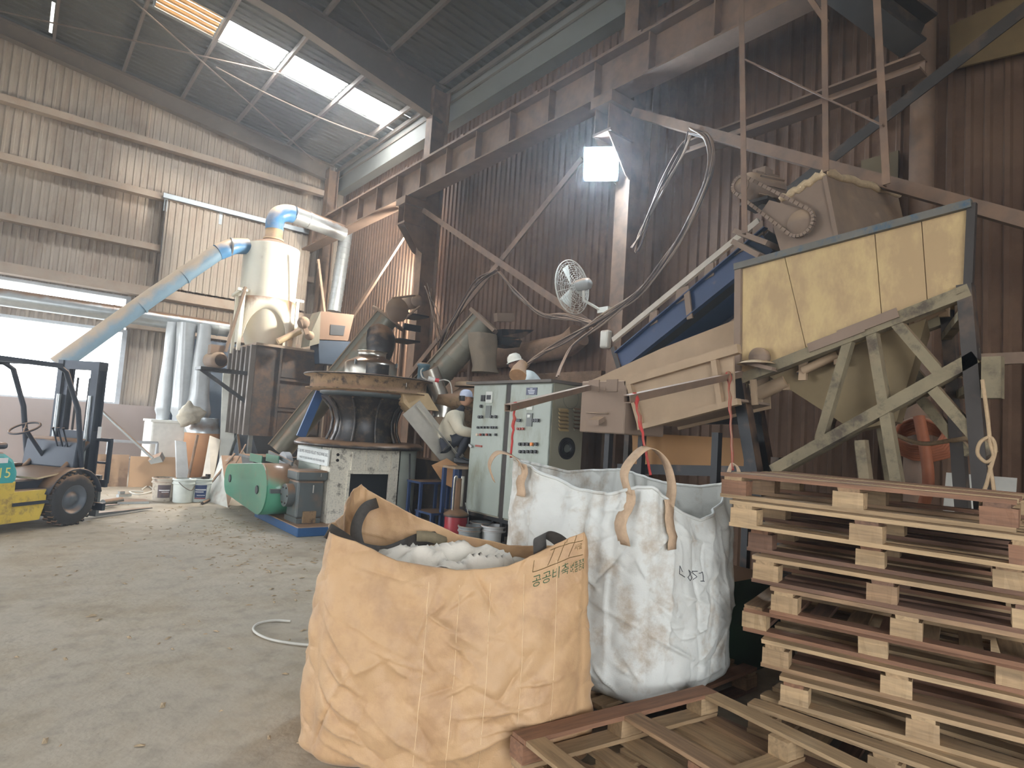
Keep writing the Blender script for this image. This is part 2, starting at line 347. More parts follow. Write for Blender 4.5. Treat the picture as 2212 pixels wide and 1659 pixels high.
# ================================================================ pallets
import numpy as np
def wood_material():
    m = bpy.data.materials.new('pallet_wood'); m.use_nodes = True; t = m.node_tree; N = t.nodes; L = t.links; b = N['Principled BSDF']
    tc = N.new('ShaderNodeTexCoord'); oi = N.new('ShaderNodeObjectInfo')
    ad = N.new('ShaderNodeVectorMath'); ad.operation = 'MULTIPLY_ADD'; ad.inputs[1].default_value = (1.2, 16, 16)
    L.new(tc.outputs['Object'], ad.inputs[0]); cm = N.new('ShaderNodeCombineXYZ'); mu = N.new('ShaderNodeMath'); mu.operation = 'MULTIPLY'; mu.inputs[1].default_value = 37
    L.new(oi.outputs['Random'], mu.inputs[0]); L.new(mu.outputs[0], cm.inputs[0]); L.new(mu.outputs[0], cm.inputs[1]); L.new(cm.outputs[0], ad.inputs[2])
    n = N.new('ShaderNodeTexNoise'); n.inputs['Scale'].default_value = 2.2; n.inputs['Detail'].default_value = 8; n.inputs['Roughness'].default_value = .62; n.inputs['Distortion'].default_value = .8; L.new(ad.outputs[0], n.inputs['Vector'])
    r = N.new('ShaderNodeValToRGB'); e = r.color_ramp.elements; e[0].position = .3; e[1].position = .7
    e[0].color = (.55, .55, .55, 1); e[1].color = (1.1, 1.08, 1.05, 1); L.new(n.outputs['Fac'], r.inputs[0])
    c = N.new('ShaderNodeValToRGB'); c.color_ramp.interpolation = 'CONSTANT'
    for i, (p, k) in enumerate(((0, (170, 142, 108)), (.3, (154, 124, 94)), (.5, (140, 102, 78)), (.65, (182, 154, 118)), (.85, (120, 90, 72)))):
        el = c.color_ramp.elements[i] if i < 2 else c.color_ramp.elements.new(p); el.position = p; el.color = (*lin(k), 1)
    L.new(oi.outputs['Random'], c.inputs[0])
    x = N.new('ShaderNodeMix'); x.data_type = 'RGBA'; x.blend_type = 'MULTIPLY'; x.inputs['Factor'].default_value = 1; L.new(c.outputs[0], x.inputs['A']); L.new(r.outputs[0], x.inputs['B'])
    L.new(x.outputs['Result'], b.inputs['Base Color']); b.inputs['Roughness'].default_value = .72
    bp = N.new('ShaderNodeBump'); bp.inputs['Strength'].default_value = .3; bp.inputs['Distance'].default_value = .004; L.new(n.outputs['Fac'], bp.inputs['Height']); L.new(bp.outputs[0], b.inputs['Normal'])
    MATS['pallet_wood'] = m; return m
M_wood = wood_material()
def chipped(sx, sy, sz, seed):
    rr = random.Random(seed); b = MB(); n = 6; rows = []
    for i in range(n+1):
        x = -sx/2+sx*i/n; j = lambda k: rr.uniform(-k, k)
        w_, h_ = sy/2, sz/2
        rows.append([V((x+j(.002), -w_+j(.0025), -h_)), V((x+j(.002), w_+j(.0025), -h_)), V((x+j(.002), w_+j(.0025), h_+j(.0012))), V((x+j(.002), -w_+j(.0025), h_+j(.0012)))])
    b.grid(rows, False, True); b.add(rows[0], [(3, 2, 1, 0)]); b.add(rows[-1], [(0, 1, 2, 3)])
    return b
PL, PW, PH = 1.24, 1.1, .144
def board_data(name, sx, sy, sz, n=3):
    out = []
    for k in range(n):
        me = chipped(sx, sy, sz, hash((name, k)) % 1000 if False else k*17+len(name)).mesh(name); me.materials.append(M_wood); out.append(me)
    return out
D_deck = board_data('deck_board', PW, .095, .021); D_str = board_data('stringer', PL, .1, .021); D_end = board_data('end_board', PL, .1, .021)
D_blk = board_data('block', .13, .1, .083, 4); D_skid = board_data('skid', PW-.2, .1, .019)
def make_pallet(variant, ndeck=8):
    r = thing('pallet', 'x', 'pallet', (0, 0, 0)); rr = random.Random(variant)
    def part(name, data, loc, rz):
        o = bpy.data.objects.new(name, rr.choice(data)); col.objects.link(o); o.parent = r; o.location = loc; o.rotation_euler = (0, 0, rz+rr.uniform(-.006, .006)); return o
    zb, zk, zs, zd = .0105, .0625, .1145, .1335
    for y in (-PW/2+.05, PW/2-.05): part('end_board', D_end, (0, y, zb), 0)
    for x in (-PL/2+.05, 0, PL/2-.05): part('skid', D_skid, (x, 0, zb), math.pi/2)
    for x in (-PL/2+.065, 0, PL/2-.065):
        for y in (-PW/2+.05, 0, PW/2-.05): part('block', D_blk, (x+rr.uniform(-.01, .01), y+rr.uniform(-.006, .006), zk), 0 if rr.random() < .8 else math.pi)
    for y in (-PW/2+.05, 0, PW/2-.05): part('stringer', D_str, (0, y, zs), 0)
    for k in range(ndeck):
        x = -PL/2+.05+(PL-.1)*k/(ndeck-1)
        part('deck_board', D_deck, (x+rr.uniform(-.012, .012) if 0 < k < ndeck-1 else x, 0, zd), math.pi/2)
    return r
def make_pallet_b(variant):
    "deck boards run along the long front edge"
    r = thing('pallet', 'x', 'pallet', (0, 0, 0)); rr = random.Random(variant)
    def part(name, data, loc, rz):
        o = bpy.data.objects.new(name, rr.choice(data)); col.objects.link(o); o.parent = r; o.location = loc; o.rotation_euler = (0, 0, rz+rr.uniform(-.006, .006)); return o
    for y in (-PW/2+.05, 0, PW/2-.05): part('skid', D_str, (0, y, .0105), 0)
    for x in (-PL/2+.065, 0, PL/2-.065):
        for y in (-PW/2+.05, 0, PW/2-.05): part('block', D_blk, (x+rr.uniform(-.01, .01), y, .0625), 0)
    for x in (-PL/2+.065, 0, PL/2-.065): part('stringer', D_deck, (x, 0, .1145), math.pi/2)
    for k in range(7): part('deck_board', D_end, (0, -PW/2+.05+(PW-.1)*k/6, .1335), 0)
    return r
protos = {'a': make_pallet(1), 'b': make_pallet_b(2), 'c': make_pallet(5, 7)}
used = set()
def place_pallet(kind, loc, rz, label, group=None, flip=False):
    if kind in used: r = copy_tree(protos[kind])
    else: r = protos[kind]; used.add(kind)
    r.location = loc; r.rotation_euler = (math.pi if flip else 0, 0, rz); r['label'] = label
    if group: r['group'] = group
    elif 'group' in r: del r['group']
    return r
NTH = ['topmost', 'second from the top', 'third from the top', 'fourth from the top', 'fifth from the top', 'sixth from the top, its left corner jutting out', 'seventh from the top', 'eighth from the top', 'second from the floor', 'lowest']
CORN = [((1558, 1007), -80), ((1577, 1072), -80), ((1615, 1134), -77), ((1625, 1199), -76), ((1664, 1266), -75), ((1607, 1305), -74), ((1645, 1380), -73), ((1684, 1460), -73), ((1615, 1519), -82), ((1645, 1590), -78)]
for k, ((px, py), deg) in enumerate(CORN):
    z = (10-k)*PH
    c = at(px, py, 'Z', z) if k > 1 else at(px, py, 'Z', z+(.035, .02)[k])
    a = math.radians(deg); d = V((math.cos(a), math.sin(a), 0)); n_ = V((-d.y, d.x, 0))
    sx = 1.1 if k < 2 else 1.
    ctr = c+d*PL/2*sx+n_*PW/2
    pl_ = place_pallet('bbbbbabbba'[k], (ctr.x, ctr.y, z-PH), a, 'wooden pallet in the tall stack, '+NTH[k], 'tall pallet stack'); pl_.scale.x = sx
# loose pallets in front
place_pallet('c', (2.42, 1.56, .288), math.radians(-6), 'upside-down wooden pallet leaning against the brown bulk bag', flip=True)
place_pallet('a', (2.55, 1.47, 0), math.radians(3), 'wooden pallet lying under the upside-down pallet')
place_pallet('b', (3.33, 2.78, 0), math.radians(2), 'wooden pallet under the standing white bulk bag')
# ================================================================ bulk bags
def vnoise(P, s, seed=0.):
    return np.array([noise.noise(V(p)*s+V((seed, seed*1.7, -seed))) for p in P])
def bag(name, corners, rim, zbase, seed, bulge, nside=(150, 90, 110, 90), nv=150, ncrease=90, amp=.010, wide=.03, extra=(), taper=.03, gather=0., facet=.05):
    """open fabric bag: rounded quadrilateral footprint, sagging rim, bulging creased sides"""
    rng = np.random.default_rng(seed); cs = [np.array(c, float) for c in corners]; cen = sum(cs)/4
    T = np.concatenate([i+np.arange(n)/n for i, n in enumerate(nside)]); Vv = np.linspace(0, 1, nv)
    tt, vv = np.meshgrid(T, Vv); side = np.floor(tt).astype(int) % 4; s = tt-np.floor(tt)
    C0 = np.array(cs)[side]; C1 = np.array(cs)[(side+1) % 4]; P = C0*(1-s)[..., None]+C1*s[..., None]
    corner = np.abs(2*s-1)**6; P = cen+(P-cen)*(1-.07*corner)[..., None]
    nrm = np.stack([(C1-C0)[..., 1], -(C1-C0)[..., 0]], -1); nrm /= np.linalg.norm(nrm, axis=-1, keepdims=True)
    rz = np.interp(tt, *zip(*rim), period=4.0) if False else np.interp(tt, [r[0] for r in rim], [r[1] for r in rim])
    z = zbase+vv**1.0*(rz-zbase)
    b_ = np.array(bulge)[side]*np.sin(np.pi*np.clip(s, 0, 1))**.8*np.clip(np.sin(np.pi*np.clip(vv**.75*.92+.07, 0, 1)), 0, 1)**.7
    D = b_+taper*(1-vv)*(1-.5*corner)
    # creases: straight segments in (metres along side, height)
    w_ = np.linalg.norm(C1-C0, axis=-1); U = s*w_; H = z-zbase
    for sd in range(4):
        msk = side == sd; W = np.linalg.norm(cs[(sd+1) % 4]-cs[sd]); u = U[msk]; h = H[msk]; d = np.zeros_like(u)
        segs = []
        for k in range(int(ncrease*W)):
            a = np.array([rng.uniform(-.1, W+.1), rng.uniform(0, 1.1)]); L_ = rng.uniform(.08, .42); an = rng.choice([-.55, .5, -.9, 1.2, .15], p=[.38, .2, .14, .16, .12])+rng.normal(0, .25)
            segs.append((a, a+L_*np.array([np.cos(an), np.sin(an)]), rng.normal(0, 1)*amp, rng.uniform(.4, 1.2)*wide))
        for e in extra:
            if e[0] == sd: segs.append((np.array(e[1]), np.array(e[2]), e[3], e[4]))
        for a, c, am, wd in segs:
            dl = c-a; L2 = (dl**2).sum(); q = np.clip(((u-a[0])*dl[0]+(h-a[1])*dl[1])/L2, 0, 1)
            dx = u-a[0]-q*dl[0]; dy = h-a[1]-q*dl[1]; dd = np.sqrt(dx*dx+dy*dy); sg = np.where(dl[0]*dy-dl[1]*dx > 0, 1., .45)
            d += am*np.exp(-dd/(wd*sg))*np.sin(np.pi*np.clip(q, .12, .88))
        if gather: d += gather*(h/1.1)**2*np.sin(u*38+3*np.sin(u*7))*np.clip(np.sin(np.pi*s[msk]), 0, 1)**.3
        D[msk] += d
    XY = P+nrm*D[..., None]
    flat = np.concatenate([XY, z[..., None]], -1).reshape(-1, 3)
    vor = lambda k, sd: np.array([noise.voronoi(V(p)*k+V((sd, -sd, sd*.5)))[0][0] for p in flat]).reshape(z.shape)
    lo = vnoise(flat, 2.3, seed).reshape(z.shape)*.022+vnoise(flat, 6.0, seed+5).reshape(z.shape)*.007-facet*(vor(4.2, seed*.37)-.35)-facet*.35*(vor(10.5, seed*.61)-.35)
    XY = XY+nrm*(lo*(.3+.7*(1-corner)))[..., None]
    # tuck the bottom edge under
    tuck = np.clip((.06-vv)/.06, 0, 1)**2; XY = cen+(XY-cen)*(1-.10*tuck)[..., None]
    G = np.concatenate([XY, z[..., None]], -1)
    bld = MB(); bld.grid([[tuple(p) for p in row] for row in G], True, True)
    bot = [tuple(p) for p in G[0]]; bld.add(bot+[(cen[0], cen[1], zbase)], [(i, len(bot), (i+1) % len(bot)) for i in range(len(bot))], True)
    return bld, T, G
def on_bag(T, G, t, v, lift=.0):
    "a point of the bag surface at perimeter t, height fraction v"
    n = G.shape[1]; i = np.searchsorted(T, t % 4)-1; i = int(i) % n; i2 = (i+1) % n; t1 = T[i2] if i2 else 4.0
    f = (t % 4-T[i])/(t1-T[i]); j = max(0, min(G.shape[0]-1.001, v*(G.shape[0]-1))); j0 = int(j); g = j-j0
    Q = (G[j0, i]*(1-f)+G[j0, i2]*f)*(1-g)+(G[j0+1, i]*(1-f)+G[j0+1, i2]*f)*g
    a = V(G[j0, i2])-V(G[j0, i]); c = V(G[j0+1, i])-V(G[j0, i]); nn = a.cross(c)
    if nn.length > 0: nn.normalize()
    return V(Q)+nn*lift
def band(pts, wdir, wid, name, m, parent, th=.004):
    pts = [V(p) for p in pts]; wd = wdir if isinstance(wdir, list) else [wdir]*len(pts)
    b = MB(); b.grid([[p-V(d).normalized()*wid/2, p, p+V(d).normalized()*wid/2] for p, d in zip(pts, wd)], True)
    return solidify(b.build(name, m, parent), th)
def drape(T, G, body, size, t0, v0, su, sv, rot, m, parent, name='lettering', lift=.004):
    "print lettering on a bag face: su/sv convert metres to perimeter/height units"
    vs, fs = text_mesh(body, size); c, s_ = math.cos(rot), math.sin(rot)
    b = MB(); b.add([on_bag(T, G, t0+(p.x*c-p.y*s_)*su, v0+(p.x*s_+p.y*c)*sv, lift) for p in vs], fs); return b.build(name, m, parent)
def stroke(T, G, tv, wid, m, parent, name='printed_line', su=1., sv=1., lift=.004):
    P = []
    for (t0, v0), (t1, v1) in zip(tv, tv[1:]):
        for k in range(12): P.append(on_bag(T, G, t0+(t1-t0)*k/12, v0+(v1-v0)*k/12, lift))
    P.append(on_bag(T, G, *tv[-1], lift)); b = MB(); b.tube(P, wid, 4, True); return b.build(name, m, parent)
M_brown = mat('kraft_fabric', (186, 150, 110), .6, 0, 0, .07, 2.2, bump=.15, bscale=140, c2=(170, 134, 98), c2amt=.45)
M_brown.node_tree.nodes['Principled BSDF'].inputs['Sheen Weight'].default_value = .1
M_weave = mat('black_webbing', (72, 66, 60), .85, 0, 0, .2, 30, bump=.4, bscale=300)
M_green = mat('green_print', (58, 88, 58), .8, 0, 0, .1); M_olive = mat('brown_print', (105, 82, 40), .8, 0, 0, .1)
BC = [(1.215, 2.92), (2.29, 2.145), (2.62, 2.70), (1.66, 3.55)]
BR = [(0, 1.05), (.12, 1.02), (.28, .945), (.5, .915), (.68, .95), (.8, 1.02), (.92, 1.10), (1.0, 1.13), (1.15, 1.03), (1.5, .97), (2.0, .95), (2.25, .93), (2.5, .97), (2.7, 1.06), (2.88, 1.16), (3.0, 1.225), (3.08, 1.2), (3.4, 1.08), (3.75, 1.04), (4.0, 1.05)]
brown_root = thing('bulk_bag', 'large open kraft-brown bulk bag with printed green lettering and black straps', 'bulk bag', (2.0, 2.9, 0))
EX = [(0, (.02, .66), (.24, .46), .02, .03), (0, (.24, .46), (.36, .52), .016, .03), (0, (.36, .52), (.5, .44), .02, .03), (0, (.5, .44), (.64, .5), -.012, .03),
      (0, (.03, .50), (.26, .36), .018, .03), (0, (.03, .36), (.3, .22), .02, .03), (0, (.05, .22), (.34, .14), .018, .025), (0, (.1, .12), (.45, .05), .018, .025), (0, (.3, .3), (.6, .1), .016, .03),
      (0, (.62, .75), (.7, .86), .018, .035), (0, (.56, .72), (.66, .80), -.014, .03), (0, (.72, .3), (1.1, .36), .014, .02), (0, (.68, .12), (1.15, .3), .016, .03), (0, (.6, .95), (1.1, 1.0), .012, .05), (0, (.55, .68), (.8, .88), .014, .05)]
bb_, BT, BG = bag('bag', BC, BR, 0.0, 3, (.13, .03, .03, .03), ncrease=75, amp=.012, wide=.02, extra=[(e[0], e[1], e[2], e[3]*1.5, e[4]*.8) for e in EX], taper=.07)
o = bb_.build('fabric', M_brown, brown_root); solidify(o, .004)
W0 = 1.357
drape(BT, BG, '공공비축', .054, .845, .875, 1/W0, .95, -.06, M_green, brown_root)
drape(BT, BG, '벼품종중', .052, .965, .862, .62/W0, .95, .02, M_green, brown_root)
drape(BT, BG, '사료', .032, .962, .945, 1/W0, .95, -.1, M_olive, brown_root)
drape(BT, BG, '• 제조원 : ㉿한국카', .036, .86, .135, 1/W0, .95, .0, M_olive, brown_root)
drape(BT, BG, '• 제조업체 : 도아', .036, .85, .085, 1/W0, .95, .0, M_olive, brown_root)
for tv in (((.775, .925), (.99, .905)), ((.84, .985), (.995, .965)), ((.775, .925), (.78, .975)), ((.83, .925), (.86, .985)), ((.87, .922), (.90, .99)), ((.915, .918), (.945, .985)), ((.945, .985), (.95, .999)), ((.905, .985), (.91, .998))):
    stroke(BT, BG, tv, .0016, M_olive, brown_root)
# seams sewn into the cloth (light vertical threads on the front)
M_thread = mat('cream_thread', (232, 205, 165), .8)
for t_ in (.40, .51, .62, .74, .86): stroke(BT, BG, ((t_, .02), (t_+.008, .5), (t_+.004, .93)), .0011, M_thread, brown_root, 'thread')
# webbing straps
def bp(px, py, X): return at(px, py, 'X', X)
def fband(pts, wid, m, root):
    P = curve(pts, 7); Wd = []
    for i, p in enumerate(P): Wd.append((P[min(i+1, len(P)-1)]-P[max(i-1, 0)]).cross(p-EYE).normalized()+V((.0, .12, .0)))
    return band(P, Wd, wid, 'strap', m, root)
aY = lambda px, py, y: at(px, py, 'Y', y)
fband([aY(708, 1146, 3.0), aY(732, 1160, 3.04), aY(775, 1186, 3.08), aY(830, 1194, 3.12), aY(872, 1180, 3.17), aY(905, 1166, 3.22), aY(958, 1160, 3.2)], .075, M_weave, brown_root)
fband([aY(815, 1086, 3.44), aY(790, 1097, 3.36), aY(772, 1128, 3.28), aY(770, 1160, 3.2), aY(785, 1188, 3.13), aY(835, 1192, 3.11)], .062, M_weave, brown_root)
fband([aY(900, 1158, 3.2), aY(930, 1160, 3.19), aY(965, 1172, 3.16)], .06, mat('olive_webbing', (128, 116, 92), .85, 0, 0, .15, 30, bump=.3, bscale=250), brown_root)
band(curve([(2.18, 2.42, 1.0), (2.25, 2.5, 1.06), (2.34, 2.5, 1.05), (2.38, 2.42, 1.0)], 6), (.6, -.3, .35), .075, 'strap', M_weave, brown_root)
# scrap fabric stuffed in the brown bag
M_scrap = mat('white_scrap', (212, 204, 190), .8, 0, 0, .08, 6, bump=.3, bscale=80)
def crumple(cx, cy, cz, sx, sy, sz, seed, name, m, label, rot=-.63, n=36):
    b = MB(); rows = []; R_ = Matrix.Rotation(rot, 3, 'Z')
    for i in range(n+1):
        r = []
        for j in range(n+1):
            u, v_ = i/n*2-1, j/n*2-1; p = V((u*2.0+seed, v_*1.5, seed)); h = 1-abs(noise.noise(p*1.0))*2.0; h2 = noise.noise(p*2.3)*.6
            r.append(V((cx, cy, cz))+R_ @ V((u*sx+.03*h2, v_*sy+.03*noise.noise(p*2+V((9, 0, 0))), sz*h+.03*h2-.6*sz*(u*u+v_*v_))))
        rows.append(r)
    b.grid(rows, True); o = b.solo(name, m, label, 'fabric'); solidify(o, .004); return o
crumple(1.95, 2.88, .84, .46, .22, .14, 1.7, 'white_bag_scrap', M_scrap, 'crumpled white woven scrap stuffed inside the brown bulk bag')
M_rust = mat('brown_liner', (140, 74, 44), .6, 0, 0, .2, 5)
tg = thing('webbing_tangle', 'tangle of black webbing lying on the scrap in the brown bag', 'webbing', (1.9, 2.98, .9))
for q_ in ([aY(872, 1182, 3.12), aY(905, 1195, 3.1), aY(912, 1218, 3.06), aY(880, 1226, 3.03), aY(850, 1222, 3.02)], [aY(880, 1176, 3.14), aY(900, 1205, 3.1), aY(930, 1215, 3.08), aY(950, 1212, 3.06)], [aY(850, 1200, 3.08), aY(875, 1208, 3.06), aY(900, 1200, 3.08)]): fband(q_, .035, M_weave, tg)
# ---------------------------------------------------------------- white bag
M_white = mat('white_woven', (196, 196, 190), .55, 0, 0, .06, 2, bump=.14, bscale=120, c2=(168, 156, 140), c2amt=.3)
M_tanw = mat('tan_webbing', (186, 158, 130), .85, 0, 0, .15, 25, bump=.5, bscale=260)
WC = [(2.66, 3.36), (2.80, 2.20), (3.80, 2.30), (3.75, 3.28)]
WR = [(0, 1.42), (.1, 1.40), (.3, 1.34), (.55, 1.27), (.75, 1.27), (.9, 1.33), (1.0, 1.34), (1.12, 1.28), (1.3, 1.19), (1.5, 1.14), (1.7, 1.2), (1.9, 1.32), (2.0, 1.36), (2.3, 1.30), (2.6, 1.3), (3.0, 1.36), (3.5, 1.33), (4.0, 1.42)]
white_root = thing('bulk_bag', 'white woven bulk bag with tan straps hung by red cords', 'bulk bag', (3.27, 2.77, PH))
WX_ = [(1, (.38, .05), (.36, 1.0), -.018, .03), (1, (.75, .1), (.7, .95), .03, .03), (0, (.3, .3), (.28, 1.1), -.014, .02), (0, (.75, .3), (.7, 1.1), -.014, .02), (1, (.1, .1), (.16, 1.0), .015, .03), (1, (.2, .5), (.6, .7), .014, .04), (0, (.95, .1), (.9, 1.1), .02, .04), (1, (.3, .12), (.8, .1), .016, .03), (1, (.3, .2), (.75, .19), -.014, .025)]
wb_, WT, WG = bag('bag', WC, WR, PH, 11, (.07, .09, .05, .05), nside=(110, 130, 70, 70), nv=140, ncrease=80, amp=.012, wide=.02, extra=WX_, gather=.012, facet=.038)
o = wb_.build('fabric', M_white, white_root); solidify(o, .004)
hem = MB(); hem.tube([V(p) for p in WG[-1]]+[V(WG[-1][0])], .011, 6, False); hem.build('hem', M_white, white_root)
def wp(t, v, l=.012): return on_bag(WT, WG, t, v, l)
def strap_on(tv, w_, wd): return band([wp(*q) for q in tv], wd, w_, 'strap', M_tanw, white_root)
for t_, v0 in ((.14, .83), (.86, .74)): strap_on([(t_+.01*math.sin(k), 1-(1-v0)*k/8) for k in range(9)], .085, (0, 1, 0))
strap_on([(1.13, 1-.24*k/8) for k in range(9)], .085, (1, .1, 0))
strap_on([(1.94, 1-.16*k/8) for k in range(9)], .08, (1, .1, 0))
band(curve([wp(.86, .98), V((2.80, 2.42, 1.42)), V((2.90, 2.36, 1.555)), V((2.98, 2.29, 1.5)), V((3.0, 2.24, 1.36)), wp(1.13, .97)], 7), [V((.1, .6, .1))]*36, .075, 'strap', M_tanw, white_root)
band(curve([wp(.14, .98), V((2.64, 3.24, 1.43)), V((2.59, 3.36, 1.45)), V((2.60, 3.46, 1.36)), V((2.64, 3.45, 1.25))], 6), (.3, .8, .2), .075, 'strap', M_tanw, white_root)
band(curve([wp(1.94, .97), V((3.76, 2.28, 1.42)), V((3.80, 2.33, 1.475)), V((3.86, 2.4, 1.46)), V((3.84, 2.44, 1.3))], 6), (.5, .6, .1), .07, 'strap', M_tanw, white_root)
M_pen = mat('marker_ink', (60, 62, 66), .8)
pen = [((1.225, .675), (1.205, .70), (1.20, .66), (1.26, .655)), ((1.29, .70), (1.32, .69), (1.29, .66), (1.31, .645), (1.33, .66), (1.29, .70)), ((1.40, .70), (1.355, .695), (1.39, .67), (1.365, .65)), ((1.41, .69), (1.45, .70), (1.445, .65), (1.42, .648), (1.455, .65))]
for tv in pen: stroke(WT, WG, tv, .0022, M_pen, white_root, 'handwriting')
# cords and hanging poles
M_red = mat('red_cord', (176, 58, 54), .8, 0, .15, .2, 20, bump=.5, bscale=200)
M_sq = mat('square_tube', (120, 100, 84), .65, .2, .6, .2, 4)
def sqtube(p, q, w_, name, m, label, cat='pole', t_=.006):
    r = MB(); p, q, d, a, b = r.frame(p, q); h = w_/2
    for k in (1, -1): r.bar(p+a*k*(h-t_/2), q+a*k*(h-t_/2), t_, w_, up=b); r.bar(p+b*k*(h-t_/2), q+b*k*(h-t_/2), w_-2*t_, t_, up=b)
    return r.solo(name, m, label, cat)
T1, T2 = at(1097, 881, 'X', 2.66), at(1354, 862, 'X', 2.98)
E1, E2 = at(1276, 836, 'X', 4.55), at(1600, 808, 'X', 4.78)
sqtube(T1, E1, .05, 'square_pole', M_sq, 'square steel pole in front of the control cabinet holding a red cord')
sqtube(T2, E2, .05, 'square_pole', M_sq, 'square steel pole beside the feeder trough with two red cords')
def cord(p, q, label, r=.008, wob=.004):
    b = MB(); pts = [lerp(p, q, k/14)+V((math.sin(k*1.9)*wob, math.cos(k*2.3)*wob, 0)) for k in range(15)]
    b.tube(pts, [r*(2.6 if k < 2 else 1.5 if 3 < k < 7 else 1) for k in range(15)], 7); w2 = (V(q)-V(p)).normalized()
    return b.solo('red_cord', M_red, label, 'cord')
cord(lerp(T1, E1, .06)+V((0, 0, .02)), V((2.68, 3.33, 1.42)), 'red cord tied from the pole tip by the control cabinet')
cord(lerp(T2, E2, .05)+V((0, 0, .02)), V((2.92, 2.33, 1.40)), 'red cord hanging into the tall tan strap loop')
cord(lerp(T2, E2, .86)+V((0, 0, .03)), V((3.82, 2.36, 1.44)), 'red cord hanging beside the pallet stack')
# ================================================================ hopper, its frame and the conveyors behind it
M_ply = mat('dusty_plywood', (194, 168, 120), .8, 0, 0, .08, 1.6, c2=(170, 143, 106), c2amt=.75, bump=.1, bscale=60, stretch=(1, 1, .55))
M_tan = mat('tan_dusty_steel', (160, 136, 110), .8, 0, .5, .12, 2.5, bump=.12, dcol=(178, 152, 120))
M_hood = mat('dusty_hood', (132, 112, 96), .85, 0, .5, .08, 2, bump=.1, dcol=(162, 136, 110))
M_frame = mat('green_grey_frame', (126, 114, 90), .78, 0, .5, .25, 3, bump=.15, dcol=(142, 120, 94), c2=(78, 68, 56), c2amt=.3)
M_blue = mat('blue_paint', (26, 48, 86), .45, 0, .45, .15, 4)
M_bluerim = mat('worn_blue_rim', (98, 94, 86), .6, 0, .3, .15, 6, c2=(52, 80, 98), c2amt=.3)
M_rust = MATS.get('brown_liner')
HX, HB = 4.8, 5.95
def h(px, py, x=HX): return at(px, py, 'X', x)
hop = thing('feed_hopper', 'raised feed hopper with plywood sides and a blue-edged rim', 'hopper', (5.3, 2.2, 2.1))
tops = [(1604, 575), (1694, 551), (1889, 498), (1990, 470), (2096, 443)]; bots = [(1602, 806), (1742, 755), (1905, 688), (2003, 650), (2086, 617)]
lab = ['brown-dusted plywood panel', 'plywood panel with a torn knot', 'pale plywood panel', 'dust-stained end panel']
for i in range(4):
    a, c, d, e = h(*tops[i]), h(*tops[i+1]), h(*bots[i+1]), h(*bots[i]); g = V((0, .003, 0))
    b = MB(); b.prism([a-g, c+g, d+g, e-g], (.018, 0, 0)); b.build('plywood_panel', M_ply, hop, lab[i])
BKR, BKL = V((.85, .30, -.05)), V((.85, 0, 0))
b = MB(); b.prism([h(*tops[0])+BKL, h(*tops[-1])+BKR, h(*bots[-1])+BKR, h(*bots[0])+BKL], (.018, 0, 0)); b.build('plywood_panel', M_ply, hop)
for (t_, b__), o_ in (((tops[0], bots[0]), BKL), ((tops[-1], bots[-1]), BKR)):
    a, c = h(*t_), h(*b__); b = MB(); b.prism([a, a+o_, c+o_, c], (0, .012, 0)); b.build('end_panel', M_tan, hop)
b = MB(); A, B_ = h(1590, 578), h(2101, 441); b.bar(A+V((-.015, 0, 0)), B_+V((-.015, 0, 0)), .05, .055); b.build('rim', M_bluerim, hop)
b = MB(); b.bar(A+BKL, B_+BKR, .05, .05); b.build('rim', M_bluerim, hop)
b = MB(); b.bar(h(1596, 580), h(1594, 812), .06, .04, up=(1, 0, 0)); b.build('corner_post', M_hood, hop)
b = MB(); b.bar(h(2100, 440), h(2092, 625), .05, .04, up=(1, 0, 0)); b.build('corner_post', M_dark, hop)
b = MB(); ch = [(1480, 800), (2003, 668), (1905, 868), (1790, 830)]
P_ = [V((4.95, 2.75, 2.2)), V((4.95, 1.6, 2.58)), V((5.5, 1.75, 2.56)), V((5.5, 2.85, 2.2))]; Q_ = [V((5.15, 2.15, 1.78)), V((5.15, 1.85, 1.86)), V((5.4, 1.9, 1.86)), V((5.4, 2.2, 1.78))]
b.hexa(Q_+P_); b.build('discharge_chute', mat('pale_chute', (136, 118, 88), .75, 0, .3, .15, 2.5), hop)
# carrying frame: two inclined trusses on legs
fr = thing('hopper_frame', 'welded square-tube frame carrying the plywood hopper', 'frame', (5.3, 2.0, 0))
def member(name, p, q, wd, m=M_frame, dx=0.):
    b = MB(); o_ = V((dx, .42*dx, 0)); b.bar(h(*p)+o_, h(*q)+o_, wd, up=(1, 0, 0)); return b.build(name, m, fr)
for dx in (0., .8):
    member('top_chord', (1588, 826), (2098, 628), .085, M_frame, dx); member('bottom_chord', (1672, 1016), (2112, 772), .085, M_frame, dx)
    member('diagonal', (1836, 732), (1772, 950), .065, M_frame, dx); member('diagonal', (1884, 715), (1942, 1060), .07, M_frame, dx)
    member('diagonal', (1932, 692), (2036, 812), .07, M_frame, dx); member('diagonal', (2018, 842), (2142, 982), .07, M_frame, dx)
    b = MB(); b.bar((4.8+dx, 2.94+.42*dx, 2.16), (4.8+dx, 2.45+.42*dx, 0), .1, up=(1, 0, 0)); b.build('leg', M_black, fr)
    b = MB(); b.bar((4.8+dx, 1.33+.42*dx, 2.75), (4.8+dx, 1.12+.42*dx, 0), .085, up=(1, 0, 0)); b.build('leg', M_dark, fr)
    b = MB(); b.bar((4.8+dx, 1.95+.42*dx, 1.7), (4.8+dx, 1.72+.42*dx, 0), .07, up=(1, 0, 0)); b.build('leg', M_frame, fr)
